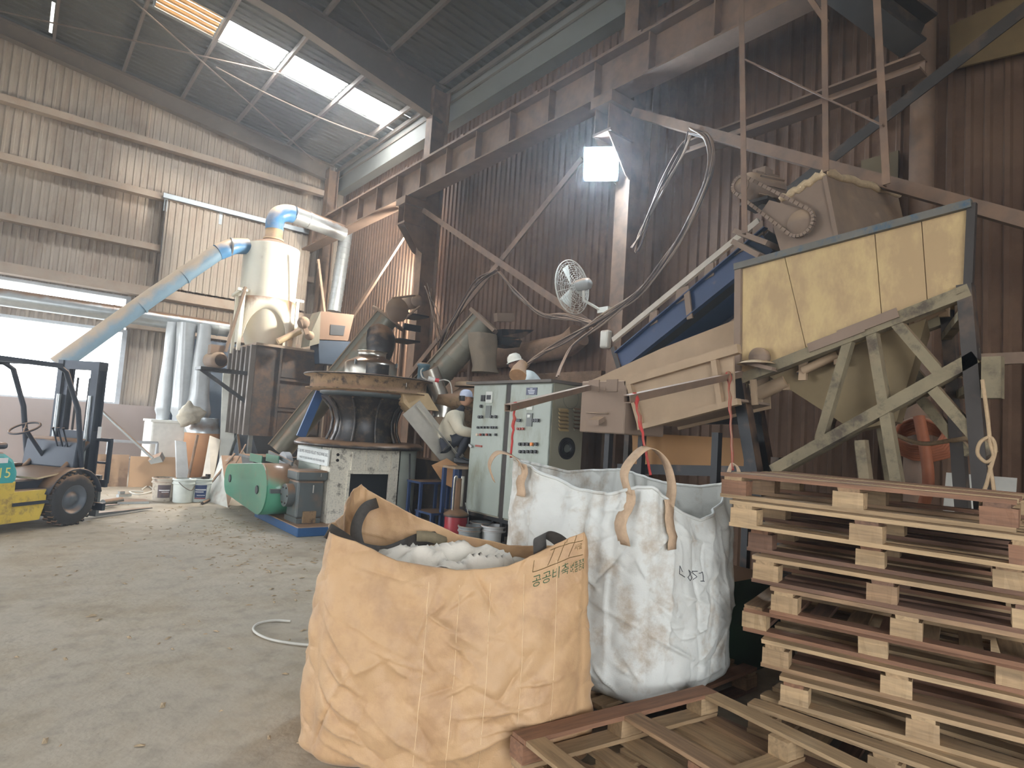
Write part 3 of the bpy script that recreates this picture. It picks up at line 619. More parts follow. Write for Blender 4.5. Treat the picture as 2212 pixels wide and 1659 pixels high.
for y, z in ((1.34, 2.55), (1.28, 2.3), (1.24, 2.1), (2.6, 1.5), (2.2, 1.72), (2.9, 2.1), (1.2, 1.2)):
    b = MB(); b.bar((4.8, y, z), (5.6, y+.336, z), .06); b.build('cross_tube', M_frame if z > 1.6 else M_dark, fr)
b = MB(); b.prism([h(1690, 1008), h(1795, 945), h(1795, 950)+V((.8, .336, 0)), h(1690, 1012)+V((.8, .336, 0))], (0, 0, .02)); b.build('deck_plate', M_frame, fr)
b = MB(); b.lo((4.72, 1.12, 2.0), (4.80, 1.22, 2.26)); b.build('bracket', M_frame, fr)
sqtube(V((4.86, 1.30, 2.26)), V((5.35, .98, 2.33)), .075, 'square_pole', M_sq, 'short square tube sticking out at the end of the hopper frame')
for p in ((1835, 720), (1905, 690)):
    b = MB(); a_ = h(*p); b.bar(a_+V((-.05, .28, -.1)), a_+V((-.05, -.12, .03)), .012, .07, up=(0, 0, 1)); b.build('splice_plate', M_hood, fr)
# bearing block and take-up rollers
def bearing(loc, label, s=1.):
    r = thing('bearing_block', label, 'bearing', loc); loc = V(loc)
    b = MB(); b.lathe(loc+V((-.03, 0, .08*s)), [(.0, 0), (.035*s, 0), (.04*s, .01), (.075*s, .01), (.08*s, .05), (.075*s, .09), (0, .09)], 20, axis=(1, 0, 0)); b.build('housing', M_hood, r)
    b = MB(); b.box(loc+V((.02, 0, .01)), (.09*s, .28*s, .03), 0, .25); b.build('foot', M_hood, r)
    b = MB(); b.lathe(loc+V((.02, .02, .02)), [(.16*s, 0), (.12*s, .02), (.06*s, .035), (0, .04)], 14); o = b.build('dust_heap', mat('dust_pile', (196, 172, 138), .95, 0, 0, .15, 14, bump=.8, bscale=60), r); return r
bearing(h(1637, 792, 4.72), 'dust-caked bearing block at the low corner of the hopper')
def roller(p, q, r_, label, name='roller'):
    r = thing(name, label, 'roller', p); d = (V(q)-V(p)).normalized()
    b = MB(); b.cyl(p, q, r_, 14); b.build('drum', M_tan, r); b = MB(); b.cyl(V(p)-d*.05, V(q)+d*.05, r_*.4, 10); b.build('shaft', M_dark, r)
    for e in (p, q): b = MB(); b.box(e, (.03, .06, .16)); b.build('bracket', M_tan, r)
    return r
roller(h(1735, 800, 4.9), h(1812, 765, 4.9), .035, 'return roller hung under the hopper by a bent hook')
roller(h(1700, 822, 5.0), h(1640, 850, 5.0), .06, 'thick roller end below the bearing block')
roller(h(1975, 690, 5.0), h(2040, 660, 5.0), .05, 'clogged roller near the raised end of the hopper')
b = MB(); b.bar(h(1627, 820, 4.74), h(1631, 875, 4.74), .05, .02, up=(1, 0, 0)); b.solo('hanger_bar', M_tan, 'pale flat hanger bar below the bearing block', 'bar')
# rope
M_rope = mat('hemp_rope', (176, 150, 118), .9, 0, 0, .15, 30, bump=.5, bscale=150)
b = MB(); X_ = 4.6
b.tube(curve([h(2122, 820, X_), h(2133, 900, X_), h(2139, 955, X_), h(2146, 985, X_), h(2130, 998, X_), h(2112, 980, X_), h(2118, 955, X_), h(2140, 945, X_), h(2150, 970, X_), h(2140, 1010, X_), h(2133, 1040, X_), h(2120, 1080, X_), h(2118, 1130, X_), h(2138, 1158, X_), h(2150, 1120, X_), h(2147, 1060, X_), h(2138, 1005, X_)], 7), .011, 7)
b.solo('rope', M_rope, 'thick pale rope knotted in loops at the end of the hopper frame', 'rope')
b = MB(); b.tube(curve([h(1935, 940, 5.9), h(1990, 958, 5.8), h(2050, 952, 5.6), h(2100, 945, 5.0)], 6), .018, 7); b.solo('hose', M_rope, 'dusty hose strung across below the hopper frame', 'hose')
# ---------------------------------------------------------------- feeder trough in front of the cabinet
tr = thing('feeder_trough', 'tan dusty feeder trough sloping down from the hopper', 'trough', (4.7, 3.5, 1.6)); TX = 4.55
def t(px, py, x=TX): return at(px, py, 'X', x)
b = MB(); b.prism([t(1358, 822), t(1583, 755), t(1587, 872), t(1386, 922)], (.02, 0, 0)); b.build('side_panel', M_tan, tr)
b = MB(); b.bar(t(1356, 826)-V((.02, 0, 0)), t(1600, 754)-V((.02, 0, 0)), .06, .075); b.build('top_rail', M_tan, tr)
b = MB(); b.bar(t(1384, 924)-V((.02, 0, 0)), t(1600, 868)-V((.02, 0, 0)), .06, .05); b.build('bottom_rail', M_tan, tr)
for p, q in (((1362, 826), (1388, 920)), ((1546, 772), (1560, 872))):
    b = MB(); b.bar(t(*p)-V((.02, 0, 0)), t(*q)-V((.02, 0, 0)), .05, .05, up=(1, 0, 0)); b.build('rib', M_tan, tr)
far = V((.55, 0, 0))
b = MB(); b.prism([t(1358, 822)+far, t(1583, 755)+far, t(1587, 872)+far, t(1386, 922)+far], (.02, 0, 0)); b.build('side_panel', M_tan, tr)
wing = [V((5.12, 4.5, 2.2)), V((5.12, 3.9, 2.46)), V((5.12, 2.95, 2.72)), V((5.2, 2.95, 2.2)), V((5.2, 4.4, 1.95))]
wing = [at(1268, 826, 'X', 5.12), at(1430, 752, 'X', 5.12), at(1590, 690, 'X', 5.12), at(1590, 790, 'X', 5.12), at(1300, 850, 'X', 5.12)]
b = MB(); b.prism(wing, (.02, 0, 0)); b.build('raised_side', M_tan, tr)
b = MB(); b.prism([t(1386, 915)+V((.02, 0, 0)), t(1587, 865)+V((.02, 0, 0)), t(1587, 865)+far, t(1386, 915)+far], (0, 0, .02)); b.build('floor_plate', M_hood, tr)
b = MB(); b.lo((4.5, 3.93, 1.64), (5.1, 4.52, 2.15)); bevel(b.build('end_box', M_hood, tr), .01)
for y in (4.1, 4.34):
    b = MB(); b.lo((4.485, y-.07, 2.04), (4.5, y+.07, 2.16)); b.build('tab', M_hood, tr)
b = MB(); b.tube([(4.5, 4.36, 1.83), (4.43, 4.36, 1.83), (4.43, 4.14, 1.83), (4.5, 4.14, 1.83)], .008, 6); b.build('handle', M_hood, tr)
b = MB(); b.prism([(4.5, 4.32, 1.80), (4.5, 4.18, 1.80), (4.42, 4.18, 1.76), (4.42, 4.32, 1.76)], (0, 0, -.05)); b.build('latch', M_hood, tr)
for y in (3.0, 4.2):
    for x in (4.6, 5.1): b = MB(); b.bar((x, y, 1.7), (x, y, 0), .06); b.build('leg', M_black, tr)
b = MB(); b.bar(at(1400, 905, 'X', 5.3), at(1640, 905, 'X', 5.3), .08, .1); b.solo('cross_beam', M_black, 'black beam below the feeder trough', 'beam')
b = MB(); b.prism([at(1365, 935, 'X', 5.25), at(1620, 948, 'X', 5.25), at(1620, 1008, 'X', 5.25), at(1368, 1003, 'X', 5.25)], (.018, 0, 0)); b.solo('plywood_sheet', mat('amber_ply', (146, 106, 62), .7, 0, 0, .12, 2), 'amber plywood sheet below the feeder trough', 'plywood')
b = MB(); b.bar(at(1340, 1012, 'X', 5.2), at(1640, 1020, 'X', 5.2), .1, .1); b.solo('cross_beam', M_black, 'black beam under the amber plywood sheet', 'beam')
# ---------------------------------------------------------------- blue incline belt conveyor
bc = thing('belt_conveyor', 'blue inclined belt conveyor climbing behind the hopper', 'conveyor', (5.9, 4.4, 2)); CX = 5.6
def k_(px, py, x=CX): return at(px, py, 'X', x)
d_ = (k_(1587, 580)-k_(1400, 733)); lo_ = k_(1400, 733)-d_*.42; hi_ = k_(1587, 580)+d_*.32
for x in (0, .55):
    b = MB(); n_ = V((0, d_.z, -d_.y)).normalized(); o_ = V((x, 0, 0))
    b.bar(lo_+o_, hi_+o_, .012, .24, up=(0, 0, 1)); s_ = 1 if x else -1
    for kz in (-1, 1): b.bar(lo_+o_+V((s_*.03, 0, 0))+V((0, 0, kz*.14)), hi_+o_+V((s_*.03, 0, 0))+V((0, 0, kz*.14)), .07, .012)
    b.build('side_channel', M_blue, bc)
b = MB(); b.prism([lo_+V((.02, 0, .1)), hi_+V((.02, 0, .1)), hi_+V((.53, 0, .1)), lo_+V((.53, 0, .1))], (0, 0, .015)); b.build('belt', M_dark, bc)
b = MB(); b.bar(k_(1325, 735), k_(1640, 477), .045, .06); b.build('guard_rail', mat('frosted_rail', (168, 160, 148), .8, 0, .85, .1, 6, dcol=(206, 196, 180)), bc)
b = MB(); b.bar(k_(1325, 750), k_(1350, 830), .06, .05, up=(1, 0, 0)); b.build('rail_post', M_dark, bc)
for f_ in (.28, .47, .66, .84, .95):
    p = lerp(lo_, hi_, f_); b = MB(); b.prism([p+V((-.02, -.06, .14)), p+V((-.02, .06, .1)), p+V((-.02, .05, .26)), p+V((-.02, -.05, .28))], (.03, 0, 0)); b.cyl(p+V((0, 0, .22)), p+V((.5, 0, .18)), .03, 10); b.build('idler', M_hood, bc)
b = MB(); p = lerp(lo_, hi_, .55); b.bar(p+V((-.05, .05, .18)), p+V((-.05, -.02, -.18)), .07, .02, up=(1, 0, 0)); b.build('clip', M_hood, bc)
b = MB(); b.bar((5.7, 4.9, 2.4), (5.7, 4.9, 0), .07); b.build('leg', M_dark, bc); b = MB(); b.bar((6.1, 4.9, 2.4), (6.1, 4.9, 0), .07); b.build('leg', M_dark, bc)
# conveyor head: hood, drive motor, chain
hd = thing('conveyor_head', 'dust-covered steel hood at the top of the blue conveyor', 'conveyor hood', (5.6, 2.7, 3.3)); QX = 5.35
q = lambda px, py, x=QX: at(px, py, 'X', x)
lf = [q(1686, 437), q(1782, 378), q(1818, 560), q(1700, 590), q(1670, 490)]
b = MB(); b.prism(lf, (.015, 0, 0)); b.build('side_plate', M_hood, hd)
a, e = q(1782, 378), q(1818, 560); yv = a.y; a2 = at(1940, 424, 'Y', a.y); e2 = at(1962, 520, 'Y', e.y)
b = MB(); b.prism([a, a2, e2, e], (0, .015, 0)); b.bar(a, e, .035); b.build('front_plate', M_hood, hd)
b = MB(); l0 = q(1686, 437); b.prism([a, a2, l0+V((a2.x-a.x, 0, 0)), l0], (0, 0, .03)); b.build('top_plate', M_hood, hd)
b = MB(); pts = [a, a2]
for s0, s1 in ((l0, a), (a, a2)):
    b.tube([lerp(s0, s1, k/12)+V((0, 0, .02+.012*math.sin(k*2.1))) for k in range(13)], [.03+.012*abs(math.sin(k*1.7)) for k in range(13)], 7)
b.build('dust_ridge', MATS['dust_pile'], hd)
mo = thing('drive_motor', 'dusty geared motor driving the conveyor chain', 'motor', (5.4, 3.2, 3.9))
m0, m1 = q(1612, 402, 5.45), q(1690, 418, 5.9); ax = (m1-m0)
b = MB(); b.lathe(m0, [(0, 0), (.13, 0), (.14, .03), (.14, .36), (.11, .42), (0, .44)], 20, axis=ax); b.build('body', M_hood, mo)
b = MB()
for k in range(10): t_ = 2*math.pi*k/10; u = ax.orthogonal().normalized(); w2 = ax.normalized().cross(u); c_ = (u*math.cos(t_)+w2*math.sin(t_))*.145; b.bar(m0+c_+ax.normalized()*.06, m0+c_+ax.normalized()*.36, .012, .03, up=c_)
b.build('cooling_fin', M_hood, mo)
b = MB(); b.box(m0+ax.normalized()*.2+V((0, 0, .16)), (.14, .14, .08)); b.build('terminal_box', M_hood, mo)
b = MB(); b.box(m0+ax.normalized()*.2+V((0, 0, -.16)), (.3, .3, .03)); b.bar(m0+ax.normalized()*.2+V((0, 0, -.17)), q(1690, 470, 5.45), .06); b.build('base_plate', M_dark, mo)
cn = thing('drive_chain', 'clogged drive chain looping between two sprockets', 'chain', (5.3, 3.0, 3.7))
s1, s2 = q(1601, 400, 5.28), q(1727, 480, 5.28); dd_ = (s2-s1); up_ = V((0, -dd_.z, dd_.y)).normalized()
for c_, rr_ in ((s1, .085), (s2, .125)):
    b = MB(); b.lathe(c_+V((-.02, 0, 0)), [(0, 0), (rr_*.45, 0), (rr_*.5, .015), (rr_*.9, .015), (rr_*.9, .035), (0, .035)], 22, axis=(1, 0, 0)); b.build('sprocket', M_hood, cn)
def loop_pts(c1, r1, c2, r2):
    P = []
    for k in range(13): an = math.pi/2+math.pi*k/12; P.append(c1+dd_.normalized()*math.cos(an)*r1+up_*math.sin(an)*r1)
    for k in range(1, 14): f_ = k/14; P.append(lerp(c1-up_*r1, c2-up_*r2, f_))
    for k in range(13): an = -math.pi/2+math.pi*k/12; P.append(c2+dd_.normalized()*math.cos(an)*r2+up_*math.sin(an)*r2)
    for k in range(1, 14): f_ = k/14; P.append(lerp(c2+up_*r2, c1+up_*r1, f_))
    return P
LP = loop_pts(s1, .085, s2, .125)
for i in range(0, len(LP), 1):
    p0, p1 = LP[i], LP[(i+1) % len(LP)]; b = MB(); b.bar(lerp(p0, p1, .08), lerp(p0, p1, .92), .03, .035, up=(1, 0, 0)); b.build('link', M_hood, cn)
b = MB(); b.prism([lerp(s1, s2, .45)+up_*.1+V((.03, 0, 0)), s2+up_*.12+V((.03, 0, 0)), s2-up_*.12+V((.03, 0, 0)), lerp(s1, s2, .45)-up_*.02+V((.03, 0, 0))], (.01, 0, 0)); b.build('guard_plate', M_hood, cn)
b = MB(); b.box(q(1640, 520, 5.5), (.35, .4, .05), 0, .5); b.box(q(1630, 545, 5.5), (.35, .35, .05), 0, .6); b.solo('take_up_bracket', M_hood, 'bent dusty plates where the blue conveyor meets its hood', 'bracket')
# ---------------------------------------------------------------- hanging rods and steel above the hopper
for i, (p, q2, wd, lb) in enumerate((((1604, -40), (1612, 505), .055, 'tall hanger post nearest the floodlight'), ((1783, -40), (1787, 372), .05, 'middle hanger post above the hood'), ((1895, -40), (1918, 400), .055, 'hanger post on the far side of the hood'))):
    b = MB(); b.angle(at(*p, 'X', 5.15), at(*q2, 'X', 5.15), wd, .01, up=(1, 0, 0)); b.solo('hanger_post', M_steel, lb, 'post')
b = MB(); b.bar(at(1612, 130, 'X', 5.1), at(1908, 272, 'X', 5.1), .012, .05, up=(1, 0, 0)); b.solo('cross_brace', M_steel, 'thin cross brace tying the three hanger posts', 'brace')
b = MB(); b.bar(at(1745, -10, 'X', 5.15), at(1785, 48, 'X', 5.15), .04, .04, up=(1, 0, 0)); b.solo('cross_brace', M_steel, 'short knee brace on the middle hanger post', 'brace')
b = MB(); y0, y1, zc = 4.93, 2.2, 5.44
for z in (-.075, .075): b.lo((6.52, y1, zc+z-.012), (6.72, y0, zc+z+.012))
b.lo((6.66, y1, zc-.07), (6.68, y0, zc+.07)); b.solo('channel_beam', M_steel, 'dusty channel beam fixed along the brown wall', 'beam')
b = MB(); b.ibeam(at(1800, -60, 'X', 5.8), at(1985, 78, 'X', 6.7), .3, .34, .03); b.solo('hoist_beam', M_dark, 'dark heavy beam in the top corner above the hopper', 'beam')
b = MB(); b.tube([(7.0, 2.33, 0), (7.0, 2.33, 8.3)], .11, 16); b.solo('downpipe', M_steel, 'dusty vertical pipe against the wall behind the hopper', 'pipe')
b = MB(); b.prism([(7.2, 3.0, 2.5), (7.2, 2.62, 2.5), (7.2, 2.62, 4.9), (7.2, 3.0, 4.9)], (.03, 0, 0)); b.solo('wall_sheet', mat('olive_sheet', (104, 90, 66), .8, 0, 0, .15, 2), 'narrow olive sheet on the wall beside the pipe', 'sheet')
b = MB(); b.prism([at(2052, 55, 'X', 7.15), at(2300, -60, 'X', 7.15), at(2300, 90, 'X', 7.15), at(2052, 150, 'X', 7.15)], (.03, 0, 0)); b.solo('wall_sheet', mat('olive_sheet2', (112, 92, 60), .8, 0, 0, .2, 2), 'tan sheet fixed high on the wall in the corner', 'sheet')
# coiled hoses and clutter in the dark behind the pallets
b = MB()
for k in range(7): t0 = at(1985, 935, 'X', 6.6)+V((.02*k, 0, 0)); b.tube([t0+V((.0, .2*math.cos(a_/10*math.pi*2)*(1+.05*k), .13*math.sin(a_/10*math.pi*2)-.02*k)) for a_ in range(11)], .02, 6, False)
b.bar(at(1985, 925, 'X', 6.6), V((7.29, at(1985, 925, 'X', 6.6).y, at(1985, 925, 'X', 6.6).z)), .03); b.solo('hose_coil', mat('rusty_hose', (150, 88, 58), .7, 0, .3, .2, 5), 'rust-brown hose coil hanging behind the hopper legs', 'hose')
b = MB(); b.tube(curve([at(1985, 900, 'X', 6.5), at(2000, 980, 'X', 6.45), at(2005, 1050, 'X', 6.4), at(1990, 1130, 'X', 6.4), V((6.4, 2.1, .05)), V((6.4, 2.6, .05))], 6), .05, 8); b.solo('hose', MATS['rusty_hose'], 'thick rust-brown hose end drooping below the coil', 'hose')
bn = thing('green_bin', 'dark green steel bin standing behind the white bag', 'bin', (4.5, 2.9, 0)); M_gr = mat('dark_green', (36, 62, 46), .5, 0, .4, .15, 4)
b = MB(); b.lo((3.95, 2.45, .0), (4.5, 3.3, .62)); b.build('body', M_gr, bn); b = MB(); b.lo((3.92, 2.42, .62), (4.53, 3.33, .67)); b.lo((3.93, 2.43, .3), (3.95, 3.32, .34)); b.build('rim', M_gr, bn)
b = MB(); b.box((5.35, 2.3, .3), (.6, .9, .58)); b.lo((5.05, 1.85, .6), (5.65, 2.75, .64)); b.solo('steel_box', M_dark, 'dark steel box on the floor below the hopper', 'box')
b = MB(); b.prism([(5.6, 1.75, .1), (5.6, 1.3, .1), (5.9, 1.3, 1.5), (5.9, 1.75, 1.5)], (.02, 0, 0)); b.solo('leaning_board', mat('pale_board', (186, 182, 172), .8), 'pale board leaning in the dark behind the pallet stack', 'board')
# ================================================================ pellet press with its drive
M_wpaint = mat('peeling_white', (226, 220, 204), .6, 0, .25, .06, 3, c2=(74, 62, 50), c2amt=.2, speck=.5)
M_gpaint = mat('grey_green_paint', (170, 176, 166), .5, 0, .3, .08, 3)
M_grease = mat('greasy_black', (44, 42, 42), .38, .3, .2, .3, 4, c2=(92, 80, 66), c2amt=.4)
M_gear = mat('grey_gearbox', (88, 94, 94), .5, .1, .55, .1, 3)
M_green2 = mat('green_enamel', (72, 140, 112), .35, 0, .5, .1, 3, coat=.2)
M_stain = mat('stainless', (186, 182, 172), .28, .85, .35, .15, 5)
M_blue2 = mat('deep_blue', (40, 84, 130), .5, 0, .5, .12, 4)
M_bandd = mat('caked_band', (138, 112, 82), .85, 0, .3, .25, 5, c2=(60, 48, 40), c2amt=.35, bump=.5, bscale=50)
M_tube = mat('olive_tube', (112, 108, 94), .45, .35, .5, .15, 2, coat=.1)
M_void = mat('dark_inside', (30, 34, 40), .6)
pr = thing('pellet_press', 'white pellet press with a round feeder disc and flared black neck', 'machine', (4.3, 9.1, 0))
b = MB(); b.lo((3.14, 8.33, 0), (5.3, 10.2, .13)); bevel(b.build('base_plate', M_blue2, pr), .01)
x0, x1, y0, y1, zt = 3.62, 4.72, 8.55, 9.75, 1.2
op = (3.92, 4.55, .42, .83)
b = MB()
for bx in (((x0, y0, .13), (op[0], y0+.03, zt)), ((op[1], y0, .13), (x1, y0+.03, zt)), ((op[0], y0, .13), (op[1], y0+.03, op[2])), ((op[0], y0, op[3]), (op[1], y0+.03, zt))): b.lo(*bx)
b.lo((x0, y0, .13), (x0+.04, y0+.35, zt)); b.lo((x1-.02, y0, .13), (x1, y1, zt)); b.lo((x0, y1-.03, .13), (x1, y1, zt))
b.build('housing', M_wpaint, pr)
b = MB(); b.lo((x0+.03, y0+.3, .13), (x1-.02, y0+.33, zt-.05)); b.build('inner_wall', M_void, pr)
f_ = .045
for nm, bx in (('frame_bar', ((op[0]-f_, y0-.02, op[3]), (op[1]+f_, y0, op[3]+f_))), ('frame_bar', ((op[0]-f_, y0-.02, op[2]-f_), (op[1]+f_, y0, op[2]))), ('frame_bar', ((op[0]-f_, y0-.02, op[2]), (op[0], y0, op[3]))), ('frame_bar', ((op[1], y0-.02, op[2]), (op[1]+f_, y0, op[3])))):
    b = MB(); b.lo(*bx); b.build(nm, M_wpaint, pr)
for x in (3.93, 4.16, 4.36, 4.57): b = MB(); b.lo((x-.012, y0-.035, .88), (x+.012, y0, 1.15)); b.build('rib', M_wpaint, pr)
b = MB(); b.lathe((4.72, 9.1, .13), [(.52, 0), (.52, 1.05)], 24, a0=-math.pi/2, a1=math.pi/2); b.build('rounded_side', M_gpaint, pr)
# arched side with the maker's sign
b = MB(); b.lo((x0-.02, y0+.35, .75), (x0+.02, y1, zt)); b.lo((x0, y1-.06, .13), (x0+.04, y1, .8)); b.lo((x0+.3, y0+.35, .13), (x0+.33, y1, .8)); b.build('side_plate', M_gpaint, pr)
sg = MB(); sg.lo((x0-.045, y0+.02, .93), (x0-.02, y1+.03, 1.16)); so = sg.build('sign_plate', mat('sign_white', (214, 218, 214), .5, 0, 0, .05, 5), pr)
M_ink = mat('sign_ink', (84, 88, 90), .7)
lettering('CT-80 PPS- WOOD PELLET MACHINE SEC', .066, (x0-.047, 9.17, 1.085), (0, -1, 0), (0, 0, 1), M_ink, so)
lettering('MADE TO OUR DRAWING +82 10 5214-842-4108', .046, (x0-.047, 9.17, .99), (0, -1, 0), (0, 0, 1), M_ink, so)
for z in (1.10, 1.02): b = MB(); b.cyl((x0+.09, y0-.012, z), (x0+.09, y0+.005, z), .022, 12); b.build('bolt', M_black, pr)
b = MB(); b.lathe((4.3, 9.1, zt), [(0, 0), (.98, 0), (.98, .04), (.92, .09), (0, .09)], 36); b.build('table_plate', M_grease, pr)
b = MB(); b.lathe((4.35, 9.1, zt+.08), [(.52, 0), (.47, .12), (.45, .3), (.5, .48), (.62, .62), (.70, .68)], 40); b.build('neck', M_grease, pr)
for k in range(10):
    a = 2*math.pi*k/10+.2; c_, s_ = math.cos(a), math.sin(a); pf = [(.56, 0), (.5, .15), (.485, .32), (.54, .5), (.68, .66)]
    b = MB(); b.tube([V((4.35+c_*r, 9.1+s_*r, zt+.09+z)) for r, z in pf], .022, 5); b.build('neck_rib', M_grease, pr)
b = MB(); b.lathe((4.38, 9.12, 1.95), [(0, 0), (.62, 0), (.74, .05), (.74, .1), (0, .1)], 40); b.build('collar', M_gear, pr)
b = MB(); b.lathe((4.4, 9.15, 2.05), [(0, 0), (.97, 0), (.97, .02), (.90, .025), (.90, .2), (1.0, .21), (1.0, .235), (0, .235)], 56); b.build('feeder_disc', M_bandd, pr)
b = MB(); b.lathe((4.4, 9.15, 2.262), [(0, 0), (1.0, 0), (1.01, .012), (1.0, .024), (0, .024)], 56); b.build('disc_rim', M_grease, pr)
b = MB(); b.lathe((4.4, 9.15, 2.285), [(.41, 0), (.41, .22), (.38, .25), (.25, .32), (.22, .33), (.22, .42), (.24, .425), (.2, .425), (.2, .33), (0, .33)], 40); b.build('lid', M_stain, pr)
b = MB(); b.lathe((4.4, 9.15, 2.29), [(.414, 0), (.414, .2)], 10, a0=-2.2, a1=-1.3); b.build('lid_door', M_grease, pr)
for a in (-2.6, -.9, .6): b = MB(); b.box((4.4+.43*math.cos(a), 9.15+.43*math.sin(a), 2.5), (.03, .03, .07)); b.build('clamp', M_gear, pr)
lettering('1', .09, (4.5, 8.2, 2.17), (1, 0, 0), (0, 0, 1), mat('chalk', (214, 210, 200), .9), pr, lift=.055)
# discharge chute of the press
dc = thing('discharge_spout', 'pale flared spout and steel slide on the press feeder disc', 'chute', (5.2, 8.6, 1.3))
b = MB(); c0 = at(880, 868, 'Y', 8.35); b.prism([at(868, 845, 'Y', 8.35), at(925, 850, 'Y', 8.35), at(948, 888, 'Y', 8.3), at(912, 884, 'Y', 8.3), at(895, 893, 'Y', 8.3), at(872, 870, 'Y', 8.35)], (0, .28, 0)); b.build('spout', mat('tan_spout', (190, 162, 122), .7, 0, .2, .15, 5), dc)
b = MB(); p, q2 = at(888, 880, 'Y', 8.25), at(985, 1000, 'Y', 8.0); b.bar(p, q2, .34, .015, up=(0, 1, .2)); b.bar(p+V((0, -.17, .04)), q2+V((0, -.17, .04)), .012, .1, up=(0, 1, .2)); b.build('slide', M_stain, dc)
cb = MB(); cb.add([at(932, 1005, 'Y', 7.9), at(965, 990, 'Y', 7.9), at(1005, 1015, 'Y', 7.7), at(990, 1060, 'Y', 7.75), at(958, 1045, 'Y', 7.85)], [(0, 1, 2), (0, 2, 4), (2, 3, 4)]); solidify(cb.solo('cardboard_flap', mat('cardboard', (186, 140, 98), .85), 'bent cardboard flap below the steel slide', 'cardboard'), .006)
# small blue motor and plug standing on the disc
mt = thing('small_motor', 'small blue motor standing on the feeder disc', 'motor', (5.12, 8.75, 2.29))
b = MB(); b.lathe((5.12, 8.75, 2.29), [(.1, 0), (.1, .04), (.09, .05), (.09, .24), (.105, .25), (.105, .29), (.07, .31), (0, .315)], 18); b.build('body', mat('teal_motor', (84, 110, 120), .5, 0, .3, .1, 6), mt)
b = MB(); b.tube(curve([(5.06, 8.66, 2.5), (5.0, 8.62, 2.45), (5.02, 8.6, 2.36), (5.1, 8.58, 2.32)], 5), .012, 6); b.build('cable', mat('pale_cable', (200, 196, 186), .6), mt)
pg = thing('plug', 'red and white power plug lying on the feeder disc', 'plug', (5.12, 8.5, 2.3))
b = MB(); b.cyl((5.08, 8.52, 2.335), (5.18, 8.48, 2.325), .04, 12); b.build('body', mat('white_plastic', (222, 218, 210), .5), pg); b = MB(); b.cyl((5.18, 8.48, 2.325), (5.24, 8.455, 2.32), .036, 12); b.build('collar', mat('red_plastic', (190, 60, 66), .5), pg)
b = MB(); b.tube(curve([(5.24, 8.455, 2.32), (5.34, 8.42, 2.34), (5.42, 8.38, 2.28), (5.46, 8.36, 2.0), (5.45, 8.36, 1.75)], 6), .01, 6); b.build('cord', mat('pale_cable', (200, 196, 186), .6), pg)
# gearbox
gb = thing('gearbox', 'dark grey gearbox with a chalked figure beside the white press', 'gearbox', (3.4, 8.8, .13))
b = MB(); b.lo((3.2, 8.62, .2), (3.58, 9.0, .72)); bevel(b.build('case', M_gear, gb), .03, 2); b = MB(); b.lo((3.17, 8.58, .72), (3.61, 9.0, .86)); bevel(b.build('cover', M_gear, gb), .02)
b = MB(); b.lo((3.22, 8.62, .13), (3.56, 9.1, .2)); b.build('foot', M_gear, gb); b = MB(); b.lo((3.3, 8.58, .14), (3.48, 8.64, .3)); b.build('oil_port', M_bandd, gb)
b = MB(); b.cyl((3.1, 8.84, .5), (3.2, 8.84, .5), .16, 18); b.build('flange', M_gear, gb); lettering('1', .16, (3.42, 8.612, .6), (1, 0, 0), (0, 0, 1), mat('chalk', (214, 210, 200), .9), gb)
lettering('1', .07, (3.5, 8.57, .8), (1, 0, 0), (0, 0, 1), MATS['chalk'], gb)
for k in range(6): a = k*math.pi/3; b = MB(); b.cyl((3.09, 8.84+.12*math.cos(a), .5+.12*math.sin(a)), (3.13, 8.84+.12*math.cos(a), .5+.12*math.sin(a)), .015, 8); b.build('bolt', M_black, gb)
# green belt guard
gd = thing('belt_guard', 'glossy green belt guard with rounded ends and inspection holes', 'belt guard', (3.1, 10.1, .14))
ya, ra, za = 9.45, .37, .52; yb, rb, zb_ = 11.05, .25, .5; pf = []
for k in range(15): a = -math.pi/2-math.pi*k/14; pf.append((ya+ra*math.cos(a), za+ra*math.sin(a)))
for k in range(15): a = math.pi/2-math.pi*k/14; pf.append((yb+rb*math.cos(a), zb_+rb*math.sin(a)))
b = MB(); b.prism([(2.93, y, z) for y, z in pf], (.02, 0, 0)); b.build('face', M_green2, gd)
b = MB(); n = len(pf); b.grid([[V((x, y, z)) for y, z in pf] for x in (2.95, 3.42)], True, True); solidify(b.build('rim', M_green2, gd), .008)
b = MB(); b.prism([(3.41, y, z) for y, z in pf], (.01, 0, 0)); b.build('back', M_green2, gd)
for y, z in ((9.5, .5), (10.95, .52)): b = MB(); b.cyl((2.918, y, z), (2.93, y, z), .062, 20); b.build('inspection_hole', M_void, gd)
for x in (3.03, 3.28): b = MB(); b.lo((x, 9.75, .86), (x+.012, 10.35, .98)); b.build('bracket', M_green2, gd)
b = MB(); b.lo((2.97, 9.02, .50), (3.45, 9.07, .56)); b.build('support_bar', M_gear, gd); b = MB(); b.lo((3.40, 9.02, .13), (3.47, 9.08, .55)); b.build('post', M_gear, gd)
b = MB(); b.bar((3.34, 9.3, .9), (3.34, 10.4, 1.0), .03, .06); b.build('top_angle', M_gear, gd)
dmw = thing('flywheel', 'grey wheel hub peeping over the green belt guard', 'wheel', (3.6, 10.7, 0)); b = MB(); b.cyl((3.6, 10.5, .75), (3.7, 10.5, .75), .26, 22); b.build('disc', mat('grey_paint', (168, 172, 176), .5), dmw); b = MB(); b.cyl((3.56, 10.5, .75), (3.74, 10.5, .75), .07, 12); b.build('hub', M_black, dmw); b = MB(); b.lo((3.6, 10.4, 0), (3.7, 10.6, .72)); b.build('stand', M_gear, dmw)
